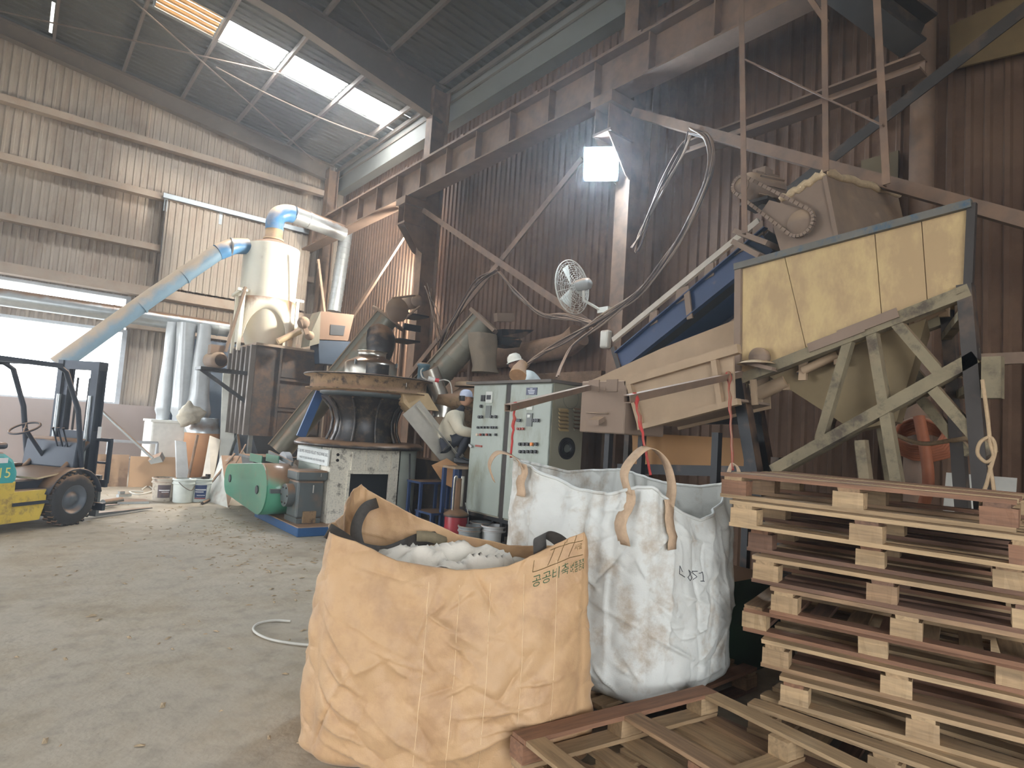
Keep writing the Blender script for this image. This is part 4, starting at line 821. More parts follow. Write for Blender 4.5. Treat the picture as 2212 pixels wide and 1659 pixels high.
# ---------------------------------------------------------------- screw conveyors
def screw(p0, p1, r, label, foot=True):
    p0, p1 = V(p0), V(p1); t_ = thing('screw_conveyor', label, 'conveyor', p0); d = (p1-p0).normalized(); nrm = d.cross(V((-d.y, d.x, 0)).normalized()).normalized()
    if nrm.z < 0: nrm = -nrm
    b = MB(); b.cyl(p0, p1, r, 28); b.build('tube', M_tube, t_)
    b = MB(); b.bar(p0+nrm*(r*.85), p1+nrm*(r*.85), r*1.5, r*.4, up=nrm); b.build('cover', M_tube, t_)
    b = MB(); b.bar(p0+nrm*(r*1.08), p1+nrm*(r*1.08), r*1.8, .02, up=nrm); b.build('cover_lid', M_tan if False else mat('lid_dusty', (138, 120, 98), .7, 0, .5, .12, 3), t_)
    L_ = (p1-p0).length
    for k in range(1, 6): f_ = k/6; b = MB(); b.cyl(lerp(p0, p1, f_)-d*.012, lerp(p0, p1, f_)+d*.012, r*1.04, 24); b.build('band', M_tube, t_)
    return t_, d, nrm
s1_, d1, n1 = screw(at(606, 975, 'Y', 11.4), at(838, 688, 'Y', 10.5), .2, 'tall olive screw conveyor rising behind the white press')
e = at(838, 688, 'Y', 10.5); ee = e
b = MB(); b.lathe(e-d1*.02, [(.24, 0), (.36, 0), (.36, .04), (0, .04)], 28, axis=d1); b.build('end_flange', M_hood, s1_)
b = MB(); c_ = e+V((-.02, -.3, .12)); b.lathe(c_, [(0, 0), (.1, 0), (.1, .03), (.2, .03), (.22, .05), (.22, .09), (0, .09)], 26, axis=(0, -1, 0)); b.build('sprocket', M_hood, s1_)
b = MB(); c2 = e+V((.38, -.3, .36)); b.lathe(c2, [(0, 0), (.06, 0), (.06, .03), (.11, .03), (.11, .08), (0, .08)], 20, axis=(0, -1, 0)); b.build('sprocket', M_hood, s1_)
b = MB(); dn = (c2-c_).normalized(); un = V((-dn.z, 0, dn.x)); b.tube([c_+un*.22+V((0, -.07, 0)), c2+un*.11+V((0, -.07, 0))], .022, 6); b.tube([c_-un*.22+V((0, -.07, 0)), c2-un*.11+V((0, -.07, 0))], .022, 6); b.build('chain', M_hood, s1_)
b = MB(); b.lathe(c2+V((0, .02, 0)), [(0, 0), (.13, 0), (.13, .3), (.1, .36), (0, .36)], 18, axis=(0, 1, 0)); b.build('motor', M_hood, s1_)
b = MB(); b.lo(e+V((.15, -.3, .1)), e+V((.7, .25, .13))); b.lo(e+V((.2, -.28, -.2)), e+V((.55, -.24, -.08))); b.lo(e+V((.12, -.3, -.4)), e+V((.55, .2, -.37))); b.build('motor_bracket', M_black, s1_)
b = MB(); m0 = e-d1*.28; b.tube(curve([m0, m0+V((.0, -.12, -.22)), m0+V((-.04, -.2, -.42)), m0+V((-.12, -.22, -.6))], 5), [.22, .24, .25, .26, .27, .27, .26, .26, .25, .24, .24, .23, .22, .2, .18, .15][:16], 18); b.build('rubber_sock', mat('black_rubber', (48, 44, 42), .45, 0, .3, .2, 6, bump=.6, bscale=14), s1_)
for x in (.1, .5): b = MB(); b.bar(V((e.x+x, e.y+.3, e.z-.1)), V((e.x+x, e.y+.3, 0)), .06); b.build('leg', M_steel, s1_)
ft = thing('foot_hopper', 'dark grey hopper at the foot of the tall screw conveyor', 'hopper', (3.3, 10.6, 0))
b = MB(); b.hexa([V(p) for p in ((3.35, 11.0, .3), (3.85, 11.0, .3), (3.85, 11.5, .3), (3.35, 11.5, .3), (3.25, 10.9, .85), (3.95, 10.9, .85), (3.95, 11.6, .85), (3.25, 11.6, .85))]); b.build('bin', M_gear, ft)
b = MB(); b.lo((3.22, 10.87, .85), (3.98, 11.63, .89)); b.build('rim', M_gear, ft); b = MB(); b.lo((3.4, 11.05, 0), (3.8, 11.45, .3)); b.build('stand', M_black, ft)
bp2 = MB(); bp2.bar((3.72, 10.1, 1.28), (4.0, 10.1, 2.1), .14, .05, up=(0, 1, 0)); bp2.solo('blue_post', mat('bright_blue', (58, 92, 140), .5, 0, .3, .15, 4), 'blue steel post with a bright edge behind the press', 'post')
s2_, d2, n2 = screw(at(912, 850, 'Y', 9.3), at(1048, 700, 'Y', 8.5), .215, 'second olive screw conveyor behind the control cabinet')
e = at(1048, 700, 'Y', 8.5)
b = MB(); b.bar(e-d2*.0, e+d2*.06, .62, .56, up=n2); b.build('end_plate', M_hood, s2_)
b = MB(); b.box(e+V((.2, -.25, .12)), (.36, .1, .14), 0, 0, -.15); b.build('chain_case', M_hood, s2_)
b = MB(); b.prism([e+V((.1, -.35, -.1)), e+V((.75, -.4, -.02)), e+V((.5, -.4, -.2)), e+V((.1, -.35, -.22))], (0, .4, 0)); b.prism([e+V((.1, -.35, -.26)), e+V((.5, -.4, -.24)), e+V((.45, -.4, -.36)), e+V((.1, -.35, -.36))], (0, .4, 0)); b.build('motor_bracket', M_black, s2_)
sock = MB(); rows = []
for k in range(15):
    f_ = k/14; c_ = lerp(e+V((-.12, -.1, -.2)), at(1048, 805, 'Y', 8.3), f_); hw = .22*(1-.25*f_)*(1+.25*max(0, f_-.85)*6)
    rows.append([c_+V((hw*(1+.06*math.sin(j*2.1+k*.5))*math.copysign(abs(math.cos(j*math.pi/10))**.6, math.cos(j*math.pi/10)), hw*(1+.05*math.sin(j*1.3+k*.9))*math.copysign(abs(math.sin(j*math.pi/10))**.6, math.sin(j*math.pi/10)), 0)) for j in range(20)])
sock.grid(rows, True, True); sock.build('canvas_sock', mat('canvas', (118, 104, 86), .8, 0, 0, .15, 5, bump=.4, bscale=40), s2_)
b = MB(); b.bar((5.3, 9.1, 2.2), (5.3, 9.1, 0), .07); b.build('leg', M_steel, s2_); b = MB(); b.bar((6.2, 9.0, 3.0), (6.2, 9.0, 0), .07); b.build('leg', M_steel, s2_)
# second press behind the cabinet with its service platform
p2 = thing('pellet_press', 'second pellet press half hidden behind the control cabinet', 'machine', (6.0, 8.4, 0))
b = MB(); b.lathe((6.05, 8.45, 1.05), [(.6, 0), (.55, .5), (.62, .85), (.8, .9), (.8, 1.05), (.5, 1.1), (.35, 1.2), (0, 1.2)], 32); b.build('body', M_bandd, p2)
b = MB(); b.lathe((6.0, 8.5, 2.28), [(.36, 0), (.36, .06), (.3, .08), (0, .08)], 28); b.build('inlet_flange', M_tan, p2)
b = MB(); b.lo((5.3, 7.5, 0), (6.6, 9.3, 1.05)); b.build('plinth', M_dark, p2)
b = MB(); b.cyl((5.42, 8.55, 1.95), (5.15, 8.6, 2.5), .135, 20); b.cyl((5.44, 8.54, 1.75), (5.44, 8.54, 1.95), .19, 20); b.build('inlet_pipe', M_stain, p2)
b = MB(); b.cyl((5.44, 8.54, 1.05), (5.44, 8.54, 1.75), .16, 20); b.build('barrel', M_tan, p2)
# ================================================================ control cabinet
M_cab = mat('cabinet_green_grey', (160, 167, 157), .45, 0, 0, .05, 1.5, c2=(136, 138, 120), c2amt=.35, stretch=(1, 1, .4))
M_cabs = mat('cabinet_side', (150, 146, 128), .5, 0, .2, .05, 2)
cab = thing('control_cabinet', 'two-door grey-green electrical control cabinet with rows of buttons', 'cabinet', (5.35, 6.45, 0))
CXf = 5.1; cy0, cy1, cz0, cz1 = 5.62, 7.28, .45, 2.22
b = MB(); b.lo((CXf+.03, cy0, cz0), (CXf+.56, cy1, cz1)); b.build('body', M_cabs, cab)
b = MB(); b.lo((CXf-.08, cy0-.06, cz1), (CXf+.62, cy1+.08, cz1+.035)); b.build('roof', mat('cabinet_top', (92, 84, 76), .6, 0, .4), cab)
doors = []
for i, (a, c) in enumerate(((6.53, 7.27), (5.63, 6.43))):
    b = MB(); b.lo((CXf, a, cz0+.02), (CXf+.03, c, cz1-.01)); o = b.build('door', M_cab, cab); bevel(o, .006); doors.append(o)
b = MB(); b.lo((CXf+.01, 6.44, cz0), (CXf+.03, 6.52, cz1)); b.build('centre_post', M_dark, cab)
for y in (cy0+.03, 6.48, cy1-.03):
    for x in (CXf+.05, CXf+.5): b = MB(); b.bar((x, y, 0), (x, y, cz0), .05); b.build('leg', M_black, cab)
b = MB(); b.lo((CXf+.02, cy0, cz0-.05), (CXf+.56, cy1, cz0)); b.lo((CXf+.03, cy0, .12), (CXf+.08, cy1, .16)); b.build('stand_rail', M_black, cab)
M_btn = mat('button_black', (36, 36, 38), .4); M_silver = mat('button_ring', (170, 170, 166), .3, .6); M_rb = mat('button_red', (150, 66, 50), .4); M_ob = mat('button_orange', (236, 140, 60), .4); M_cr = mat('button_cream', (210, 190, 166), .4)
def Zm(x, y): return at(860+x/3.606, 740+y/3.606, 'X', CXf)
def btn(dr, x, y, m, r=.017):
    p = Zm(x, y); b = MB(); b.cyl(p, p-V((.012, 0, 0)), r*1.25, 12); o = b.build('button', M_silver, dr); b = MB(); b.cyl(p-V((.012, 0, 0)), p-V((.035, 0, 0)), r, 12); b.build('button_cap', m, o)
def plate(dr, xa, ya, xb, yb_, m, nm='meter', th=.015):
    p, q2 = Zm(xa, ya), Zm(xb, yb_); b = MB(); b.lo((CXf-th, min(p.y, q2.y), min(p.z, q2.z)), (CXf, max(p.y, q2.y), max(p.z, q2.z))); return b.build(nm, m, dr)
D1, D2 = doors
for x in (630, 655, 680, 705, 735, 752, 770): btn(D1, x, 662, M_btn)
for x, m in ((625, M_cr), (650, M_rb), (673, M_btn), (700, M_rb), (723, M_btn), (768, M_btn)): btn(D1, x, 718, m)
for x, y in ((655, 497), (640, 580), (660, 580), (735, 578), (768, 578)): btn(D1, x, y, M_btn, .022)
plate(D1, 652, 410, 678, 458, M_btn); plate(D1, 693, 383, 735, 470, mat('meter_white', (206, 208, 200), .5)); plate(D1, 698, 410, 728, 445, M_btn, 'meter_screen', .02); plate(D1, 690, 492, 722, 588, mat('meter_grey', (96, 100, 96), .4), 'switch_panel')
plate(D1, 607, 796, 655, 816, M_rb, 'tag'); b = MB(); p = Zm(575, 808); b.bar(p+V((-.03, .03, .02)), p+V((-.03, -.04, -.01)), .02, .03); b.cyl(p, p-V((.04, 0, 0)), .016, 10); b.build('lock_handle', M_silver, D1)
sp = plate(D2, 1003, 352, 1082, 408, mat('plate_navy', (52, 56, 84), .4), 'name_plate', .008)
for k, wd in enumerate((.05, .13, .12, .1)): c_ = Zm(1042, 362+k*12); b = MB(); b.box(c_+V((-.0095, 0, 0)), (.002, wd, .012)); b.build('printed_line', mat('print_white', (190, 192, 200), .6), sp)
plate(D2, 945, 462, 975, 515, M_btn); plate(D2, 1010, 462, 1050, 525, MATS['meter_white']); plate(D2, 1015, 478, 1045, 500, M_btn, 'meter_screen', .02); plate(D2, 1008, 550, 1045, 655, MATS['meter_grey'], 'switch_panel'); plate(D2, 1018, 562, 1038, 585, MATS['meter_white'], 'switch', .025)
for x in (940, 955, 1060, 1080, 1098): btn(D2, x, 607, M_btn, .022)
for x in (942, 962, 982): btn(D2, x, 672, M_rb)
for x, m in ((958, M_btn), (990, M_btn), (1020, M_btn), (1050, M_ob), (1085, M_btn)): btn(D2, x, 792, m, .022)
for x in (960, 988, 1018, 1050, 1080): btn(D2, x, 850, M_btn, .022)
def Sd(x, y): return at(860+x/3.606, 740+y/3.606, 'Y', cy0)
for r0, m in ((0, mat('brass_louvre', (186, 164, 120), .5)), (1, M_cabs)):
    for k in range(6):
        xa = (1258, 1370)[r0]; c_ = Sd(xa+26, 512+k*30); b = MB(); b.prism([c_+V((-.075, 0, 0)), c_+V((.075, 0, 0)), c_+V((.075, -.03, -.02)), c_+V((-.075, -.03, -.02))], (0, 0, -.025)); b.build('louvre', m, cab)
c_ = Sd(1310, 825); b = MB(); b.lathe(c_, [(.0, 0), (.05, 0), (.05, .012), (.12, .012), (.135, .02), (.135, 0)], 28, axis=(0, -1, 0)); fo = b.build('vent_fan', M_btn, cab); b = MB(); b.lathe(c_+V((0, -.013, 0)), [(0, 0), (.05, 0)], 16, axis=(0, -1, 0)); b.build('hub', MATS['meter_grey'], fo)
for k in range(3): b = MB(); b.tube([c_+V((math.cos(a_/20*2*math.pi)*(.07+.02*k), -.025, math.sin(a_/20*2*math.pi)*(.07+.02*k))) for a_ in range(21)], .002, 4, False); b.build('guard_ring', M_btn, fo)
c_ = Sd(1345, 435); b = MB(); b.tube([c_+V((math.cos(a_/24*2*math.pi)*.13, -.003, math.sin(a_/24*2*math.pi)*.13)) for a_ in range(25)], .003, 4, False); b.build('knockout_ring', MATS['meter_grey'], cab)
# ---------------------------------------------------------------- things on the floor before the cabinet
gp = thing('grease_pump', 'red drum with a black hand pump on its lid', 'grease pump', (4.78, 7.02, 0))
b = MB(); b.lathe((4.78, 7.02, 0), [(0, 0), (.145, 0), (.15, .02), (.15, .4), (.145, .42)], 24); b.build('drum', mat('signal_red', (158, 40, 50), .4, 0, .15, .1, 5), gp)
b = MB(); b.lathe((4.78, 7.02, .42), [(.17, 0), (.17, .03), (.1, .08), (.04, .1), (.035, .5), (0, .5)], 20); b.build('pump', M_black, gp)
b = MB(); b.tube([(4.83, 7.0, .55), (4.83, 7.0, .95)], .025, 10); b.tube(curve([(4.74, 7.0, .9), (4.72, 6.98, .95), (4.70, 7.0, .9), (4.70, 7.0, .5)], 4), .012, 6); b.build('lever', M_stain, gp)
b = MB(); b.tube(curve([(4.9, 7.0, .6), (4.93, 6.95, .42), (4.88, 6.9, .2), (4.8, 6.85, .1), (4.86, 6.8, .05)], 6), .008, 6); b.build('chain', M_silver, gp)
def pail(x, y, s, label, body=None, rimc=None, band_c=None, grp=None):
    r = thing('pail', label, 'bucket', (x, y, 0), grp); bm_ = body or mat('pail_white', (206, 208, 208), .4, 0, .15, .05, 5)
    b = MB(); b.lathe((x, y, 0), [(0, 0), (.13*s, 0), (.135*s, .01), (.15*s, .3*s), (.148*s, .34*s)], 28); b.build('body', bm_, r)
    b = MB(); b.lathe((x, y, 0), [(.15*s, .27*s), (.165*s, .272*s), (.165*s, .29*s), (.155*s, .295*s), (.155*s, .325*s), (.166*s, .33*s), (.166*s, .35*s), (.148*s, .352*s)], 28); b.build('rim', rimc or bm_, r)
    b = MB(); b.lathe((x, y, .2*s), [(0, 0), (.14*s, 0)], 20); b.build('contents', M_dark, r); return r
pail(4.83, 6.76, .95, 'grey plastic pail holding a tool before the cabinet legs', mat('pail_grey', (146, 152, 152), .45, 0, .2)); pail(5.12, 6.9, 1., 'grey pail at the back of the three by the cabinet', MATS['pail_grey']); pail(5.1, 6.6, 1., 'white plastic pail beside the white bag')
st = thing('step_stool', 'dark blue steel step stool beside the press', 'step stool', (5.1, 7.9, 0)); M_navy = mat('navy_steel', (42, 62, 100), .5, 0, .4, .12, 4)
for z, y0_, y1_ in ((.38, 7.55, 8.0), (.78, 7.9, 8.3)):
    b = MB(); b.lo((4.72, y0_, z-.03), (5.25, y1_, z)); b.build('tread', M_navy, st)
    for x in (4.75, 5.22):
        for y in (y0_+.03, y1_-.03): b = MB(); b.bar((x, y, 0), (x, y, z-.03), .04); b.build('leg', M_navy, st)
st2 = thing('work_stand', 'narrow blue stand with a dusty top under the steel slide', 'stand', (5.05, 7.45, 0))
b = MB(); b.lo((4.9, 7.3, 1.02), (5.2, 7.62, 1.05)); b.build('top', M_tan, st2)
for x in (4.92, 5.18):
    for y in (7.32, 7.6): b = MB(); b.bar((x, y, 0), (x, y, 1.02), .05); b.build('leg', M_navy, st2)
b = MB(); b.tube(curve([(4.85, 8.5, 1.15), (4.83, 8.42, .8), (4.86, 8.4, .35), (4.9, 8.3, .2), (5.0, 8.2, .35), (5.1, 8.1, .1), (5.0, 7.9, .02)], 7), .012, 6); b.solo('cable', M_btn, 'black cable looping down beside the white press', 'cable')
# ================================================================ floodlight, fan, boxes on the column
fl = thing('floodlight', 'glaring square LED floodlight on the steel column', 'floodlight', (6.35, 6.1, 5.3))
lc = V((6.16, 6.06, 5.44)); aim = V((-.68, -.58, -.42)).normalized(); q0 = aim.to_track_quat('-Z', 'Y').to_matrix()
def fbox(c, d, name, m): b = MB(); b.hexa([c+q0 @ V((x*d[0]/2, y*d[1]/2, z*d[2]/2)) for z in (-1, 1) for x, y in ((-1, -1), (1, -1), (1, 1), (-1, 1))]); return b.build(name, m, fl)
fbox(lc-aim*.06, (.50, .47, .1), 'housing', M_black); fbox(lc+aim*.0, (.45, .42, .02), 'lens', emit('led_lens', (.72, .87, 1), 330))
for k in range(7): fbox(lc-aim*.14+q0 @ V(((k-3)*.055, 0, 0)), (.012, .36, .08), 'cooling_fin', M_black)
b = MB(); b.tube([lc-aim*.1+q0 @ V((-.23, 0, 0)), lc-aim*.3+q0 @ V((-.23, 0, 0)), lc-aim*.3+q0 @ V((.23, 0, 0)), lc-aim*.1+q0 @ V((.23, 0, 0))], .012, 6); b.tube([lc-aim*.3, V((6.51, 6.0, 5.6))], .02, 6); b.build('yoke', M_black, fl)
fl2 = thing('floodlight', 'second floodlight behind the skylight column, lighting the cyclone', 'floodlight', (6.62, 12.15, 4.7)); l2 = V((6.9, 12.12, 4.9)); a2_ = V((-.68, .72, -.12)).normalized(); q2_ = a2_.to_track_quat('-Z', 'Y').to_matrix()
for nm, dd, off, m in (('housing', (.34, .3, .08), -.05, M_black), ('lens', (.3, .26, .02), 0, emit('led_lens_warm', (1, .93, .82), 1900))):
    b = MB(); b.hexa([l2+a2_*off+q2_ @ V((x*dd[0]/2, y*dd[1]/2, z*dd[2]/2)) for z in (-1, 1) for x, y in ((-1, -1), (1, -1), (1, 1), (-1, 1))]); b.build(nm, m, fl2)
b = MB(); b.tube([l2-a2_*.08, V((6.85, 11.84, 4.9))], .02, 6); b.build('yoke', M_black, fl2)
fn = thing('wall_fan', 'round white wire-cage fan clamped to the column', 'fan', (6.2, 6.35, 3.3))
fc = V((6.12, 6.45, 3.72)); fa = V((-.13, .95, -.06)).normalized(); M_cage = mat('fan_white', (214, 214, 206), .5, 0, .2)
u = fa.orthogonal().normalized(); w_ = fa.cross(u)
def ring(rad, off, rr_=.004): b = MB(); b.tube([fc+fa*off+(u*math.cos(a_/36*2*math.pi)+w_*math.sin(a_/36*2*math.pi))*rad for a_ in range(37)], rr_, 5, False); return b
b = MB()
for rad, off, rr_ in [(.39, 0, .008)]+[(r, -.10*(1-(r/.39)**2)-.0, .0028) for r in (.08, .11, .14, .17, .2, .23, .26, .29, .32, .355)]+[(r, .10*(1-(r/.39)**2), .0028) for r in (.08, .14, .2, .26, .32, .355)]:
    rg = ring(rad, off, rr_); b.v_off = None; b.add(rg.v, rg.f, True)
for k in range(16):
    a_ = 2*math.pi*k/16; dr = u*math.cos(a_)+w_*math.sin(a_)
    for s_ in (-1, 1): b.tube([fc+dr*r+fa*(s_*.10*(1-(r/.39)**2)) for r in (.05, .15, .25, .33, .39)], .003, 4)
b.build('cage', M_cage, fn)
for k in range(3):
    a_ = 2*math.pi*k/3+.4; d0 = u*math.cos(a_)+w_*math.sin(a_); d1_ = u*math.cos(a_+.7)+w_*math.sin(a_+.7)
    b = MB(); b.prism([fc+d0*.05, fc+d0*.33-fa*.02, fc+d1_*.33+fa*.03, fc+d1_*.06+fa*.02], fa*.006); b.build('blade', M_cage, fn)
b = MB(); b.lathe(fc-fa*.32, [(0, 0), (.05, 0), (.08, .03), (.09, .12), (.075, .24), (.06, .3)], 18, axis=fa); b.build('motor', mat('motor_grey', (150, 150, 146), .5, 0, .4), fn)
b = MB(); b.tube([fc-fa*.2, fc-fa*.2+V((.02, 0, -.22)), V((6.4, 6.18, 3.42)), V((6.52, 6.1, 3.42))], .022, 8); b.lo((6.4, 6.0, 3.36), (6.54, 6.2, 3.44)); b.build('bracket', M_cage, fn)
b = MB(); b.box((6.46, 6.06, 2.98), (.1, .16, .26)); bevel(b.solo('junction_box', mat('box_white', (214, 210, 198), .5, 0, .3), 'small white junction box on the column below the fan', 'junction box'), .03, 2)
# insulated pipe and ledge along the wall
b = MB(); b.tube(curve([(6.95, 7.1, 3.2), (6.95, 7.4, 3.05), (6.95, 8.0, 3.0), (6.95, 9.0, 2.95), (6.95, 10.4, 2.9)], 6), .2, 16); b.solo('insulated_pipe', mat('caked_pipe', (122, 98, 78), .95, 0, .5, .2, 8, bump=1., bscale=30), 'fat dust-caked pipe running along the wall behind the presses', 'pipe')
b = MB(); b.lo((6.55, 6.2, 2.2), (7.2, 10.9, 2.55)); b.solo('wall_ledge', MATS['caked_pipe'], 'dust-heaped ledge along the wall below the fat pipe', 'ledge')
b = MB(); b.tube([(6.75, 10.6, 2.64), (6.75, 11.2, 2.64)], .09, 12); b.solo('pipe_stub', M_tan, 'short tan pipe stub by the skylight column', 'pipe')
# ================================================================ cables
M_cable = mat('cable_dusty', (78, 66, 60), .7, 0, .7, .2, 8, dcol=(150, 124, 104)); M_cabl = mat('cable_pale', (140, 124, 110), .7, 0, .6, .2, 8)
def cables(pts, n, label, spread=.05, r=.013, m=M_cable):
    t_ = thing('cable_bundle', label, 'cable', pts[0]); rr = random.Random(len(label))
    for k in range(n):
        off = [V((rr.uniform(-1, 1), rr.uniform(-1, 1), rr.uniform(-1, 1)))*spread for _ in pts]
        b = MB(); b.tube(curve([V(p)+o_ for p, o_ in zip(pts, off)], 8), r*rr.uniform(.8, 1.25), 6); b.build('cable', m if k % 3 else M_cabl, t_)
    return t_
c_ = lambda px, py, x: at(px, py, 'X', x)
cables([c_(1495, 282, 6.3), c_(1528, 300, 6.2), c_(1535, 360, 6.1), c_(1505, 450, 6.05), c_(1440, 560, 6.0), c_(1370, 640, 5.95), c_(1300, 688, 5.9), c_(1220, 735, 5.85), c_(1165, 768, 5.75), c_(1130, 795, 5.55), c_(1105, 822, 5.4)], 9, 'thick cable bundle swooping from the high brace down to the cabinet', .035)
cables([c_(1370, 640, 5.95), c_(1300, 700, 5.9), c_(1240, 745, 5.8), c_(1215, 785, 5.65), c_(1205, 815, 5.5)], 4, 'thinner cable strand dropping onto the cabinet roof', .02)
cables([c_(1500, 275, 6.4), c_(1470, 330, 6.4), c_(1420, 420, 6.4), c_(1380, 500, 6.4), c_(1372, 540, 6.4)], 6, 'dark cable loop hanging beside the lit column', .06)
cables([c_(1075, 585, 6.4), c_(1030, 610, 6.4), c_(985, 680, 6.4), c_(960, 730, 6.4), c_(930, 800, 6.4)], 6, 'dusty cables hanging along the falling brace', .04)
cables([c_(1080, 585, 6.35), c_(1120, 640, 6.35), c_(1170, 680, 6.35), c_(1220, 685, 6.35), c_(1285, 700, 6.35)], 6, 'dusty cables sagging below the crossing of the braces', .04)
cables([c_(925, 620, 6.5), c_(940, 680, 6.5), c_(955, 740, 6.5), c_(960, 790, 6.5)], 5, 'cables drooping beside the skylight column', .09, .01)
b = MB(); b.tube(curve([c_(1118, 812, 5.35), c_(1122, 798, 5.42), c_(1130, 785, 5.5)], 5), [.12, .12, .11, .11, .1, .1, .09, .085, .08, .075, .07], 14); b.solo('wrapped_sleeve', mat('tan_tape', (162, 128, 92), .8, 0, .2, .2, 8, bump=.5, bscale=30), 'tan taped sleeve where the cables enter the cabinet', 'sleeve')
# ================================================================ cyclone, filter housing and ducts by the gable
M_cream = mat('cream_paint', (236, 230, 212), .45, 0, .35, .04, 2)
M_ductb = mat('dusty_blue_duct', (120, 150, 172), .5, 0, .75, .1, 3, dcol=(186, 168, 146))
M_galv = mat('galvanised', (178, 184, 186), .35, .6, .35, .12, 6)
M_hous = mat('dark_housing', (66, 62, 60), .5, .1, .5, .25, 2.5, c2=(96, 76, 62), c2amt=.5)
cy = thing('cyclone', 'tall cream cyclone separator with a conical shoulder', 'cyclone', (4.33, 14.6, 3.1)); C0 = V((4.33, 14.6, 0))
b = MB(); b.lathe(C0+V((0, 0, 3.9)), [(.60, 0), (.605, 1.5), (.6, 1.52), (.5, 1.56), (.22, 1.68), (.2, 1.7)], 44); b.build('barrel', M_cream, cy)
b = MB(); b.lathe(C0+V((0, 0, 2.95)), [(.28, 0), (.36, .1), (.60, .96)], 44); b.build('cone', M_cream, cy)
b = MB(); b.lathe(C0+V((0, 0, 5.6)), [(.22, 0), (.22, .04), (.19, .05), (.19, .3)], 28); b.build('neck', mat('dust_neck', (196, 168, 132), .8, 0, .4), cy)
# skirt plate with an arched cut around the cone
b = MB(); rows = []; A_ = []
for k in range(25):
    x = -.6+1.2*k/24; a_ = abs(x)/.5; zt_ = 4.18; zb2 = 3.15 if abs(x) > .46 else 3.15+.78*math.sqrt(max(0, 1-(x/.46)**2)); th = math.asin(max(-1, min(1, x/.6)))
    yy = -math.sqrt(max(0, .62**2-x*x)); A_.append((V((x, yy, zt_)), V((x, yy, zb2))))
R_ = Matrix.Rotation(-.25, 3, 'Z')
b.grid([[C0+R_ @ p[0] for p in A_], [C0+R_ @ p[1] for p in A_]], True); solidify(b.build('arched_skirt', M_cream, cy), .012)
for dx, dy in ((-.62, -.35), (.62, -.2), (-.5, .6), (.6, .5)): b = MB(); b.bar(C0+V((dx, dy, 2.95)), C0+V((dx, dy, 4.3)), .07); b.build('leg', M_cream, cy)
b = MB(); b.bar(C0+V((-.75, -.35, 4.28)), C0+V((.75, -.2, 4.28)), .06); b.bar(C0+V((-.66, -.35, 4.28)), C0+V((-.6, .6, 4.28)), .06); b.build('support_ring', M_cream, cy)
b = MB(); b.lathe(C0+V((0, 0, 2.95)), [(0, .0), (.2, 0), (.2, .12)], 16); b.build('outlet', M_hood, cy)
ind = thing('inlet_duct', 'long blue-grey duct sloping down from the cyclone across the window', 'duct', (2, 14.5, 3))
iy = 14.4
pts = [at(205, 730, 'Y', iy), at(330, 640, 'Y', iy), at(470, 545, 'Y', iy)]
b = MB(); b.tube([pts[0]+(pts[0]-pts[1])*.6, pts[0], pts[1], pts[2]], .165, 20); b.build('pipe', M_ductb, ind)
b = MB(); b.tube(curve([pts[2], at(488, 538, 'Y', iy), at(505, 532, 'Y', iy+.05), at(535, 532, 'Y', iy+.1)], 4), .175, 20); b.build('elbow', mat('clean_blue', (78, 132, 178), .4, 0, .6, .08, 3, dcol=(196, 170, 140)), ind)
for f_ in (.35, .7): p = lerp(pts[0], pts[2], f_); d = (pts[2]-pts[0]).normalized(); b = MB(); b.cyl(p-d*.02, p+d*.02, .175, 20); b.build('joint_ring', M_ductb, ind)
b = MB(); p = at(497, 533, 'Y', iy); b.lathe(p, [(.2, 0), (.2, .03)], 20, axis=(1, 0, .1), cap=True); b.build('clamp', M_silver, ind)
out = thing('outlet_duct', 'silver elbow duct leaving the top of the cyclone', 'duct', (4.6, 14.6, 5.9)); oz = C0+V((0, 0, 5.85))
pp = curve([oz, oz+V((0, 0, .2)), oz+V((.06, 0, .36)), oz+V((.22, 0, .46)), oz+V((.4, 0, .48))], 4)
b = MB(); b.tube(pp, .2, 20); b.build('elbow', MATS['clean_blue'], out)
b = MB(); b.cyl(oz+V((.4, 0, .48)), oz+V((1.75, .25, .42)), .2, 22); b.build('pipe', M_galv, out); b = MB(); b.cyl(oz+V((.75, .06, .465)), oz+V((.8, .07, .463)), .21, 22); b.build('joint_ring', M_galv, out)
sd = thing('spiral_duct', 'ribbed silver spiral duct dropping beside the far wall', 'duct', (6.2, 15.6, 3)); a, e = at(748, 500, 'Y', 16.2), at(722, 672, 'Y', 16.2)
b = MB(); b.tube([a, e], .17, 20); b.build('pipe', M_galv, sd)
for k in range(15): p = lerp(a, e, k/14); d = (e-a).normalized(); b = MB(); b.cyl(p-d*.012, p+d*.012, .18, 20); b.build('rib', M_galv, sd)
b = MB(); b.tube(curve([a, a+V((-.02, 0, .15)), a+V((-.2, 0, .3))], 4), .17, 16); b.build('elbow', M_galv, sd)
hz = thing('filter_housing', 'dark ribbed steel filter housing under the cyclone', 'filter housing', (4.6, 14.4, 0))
hx0, hx1, hy0, hy1, hz0, hz1 = 3.92, 5.45, 13.6, 15.5, 1.15, 3.05
b = MB(); b.lo((hx0, hy0, hz0), (hx1, hy1, hz1)); b.build('case', M_hous, hz)
b = MB(); b.lo((hx0-.04, hy0-.04, hz1), (hx1+.04, hy1+.04, hz1+.05)); b.build('top_plate', MATS['girt_dust'], hz)
for k in range(6): y = hy0+.06+k*.34; b = MB(); b.lo((hx0-.1, y, hz0), (hx0, y+.1, hz1)); b.build('rib', mat('housing_rib', (120, 112, 106), .5, .1, .4), hz)
for z in (1.7, 2.35): b = MB(); b.lo((hx0+.5, hy0-.04, z), (hx1, hy0, z+.05)); b.build('ledge', M_hous, hz)
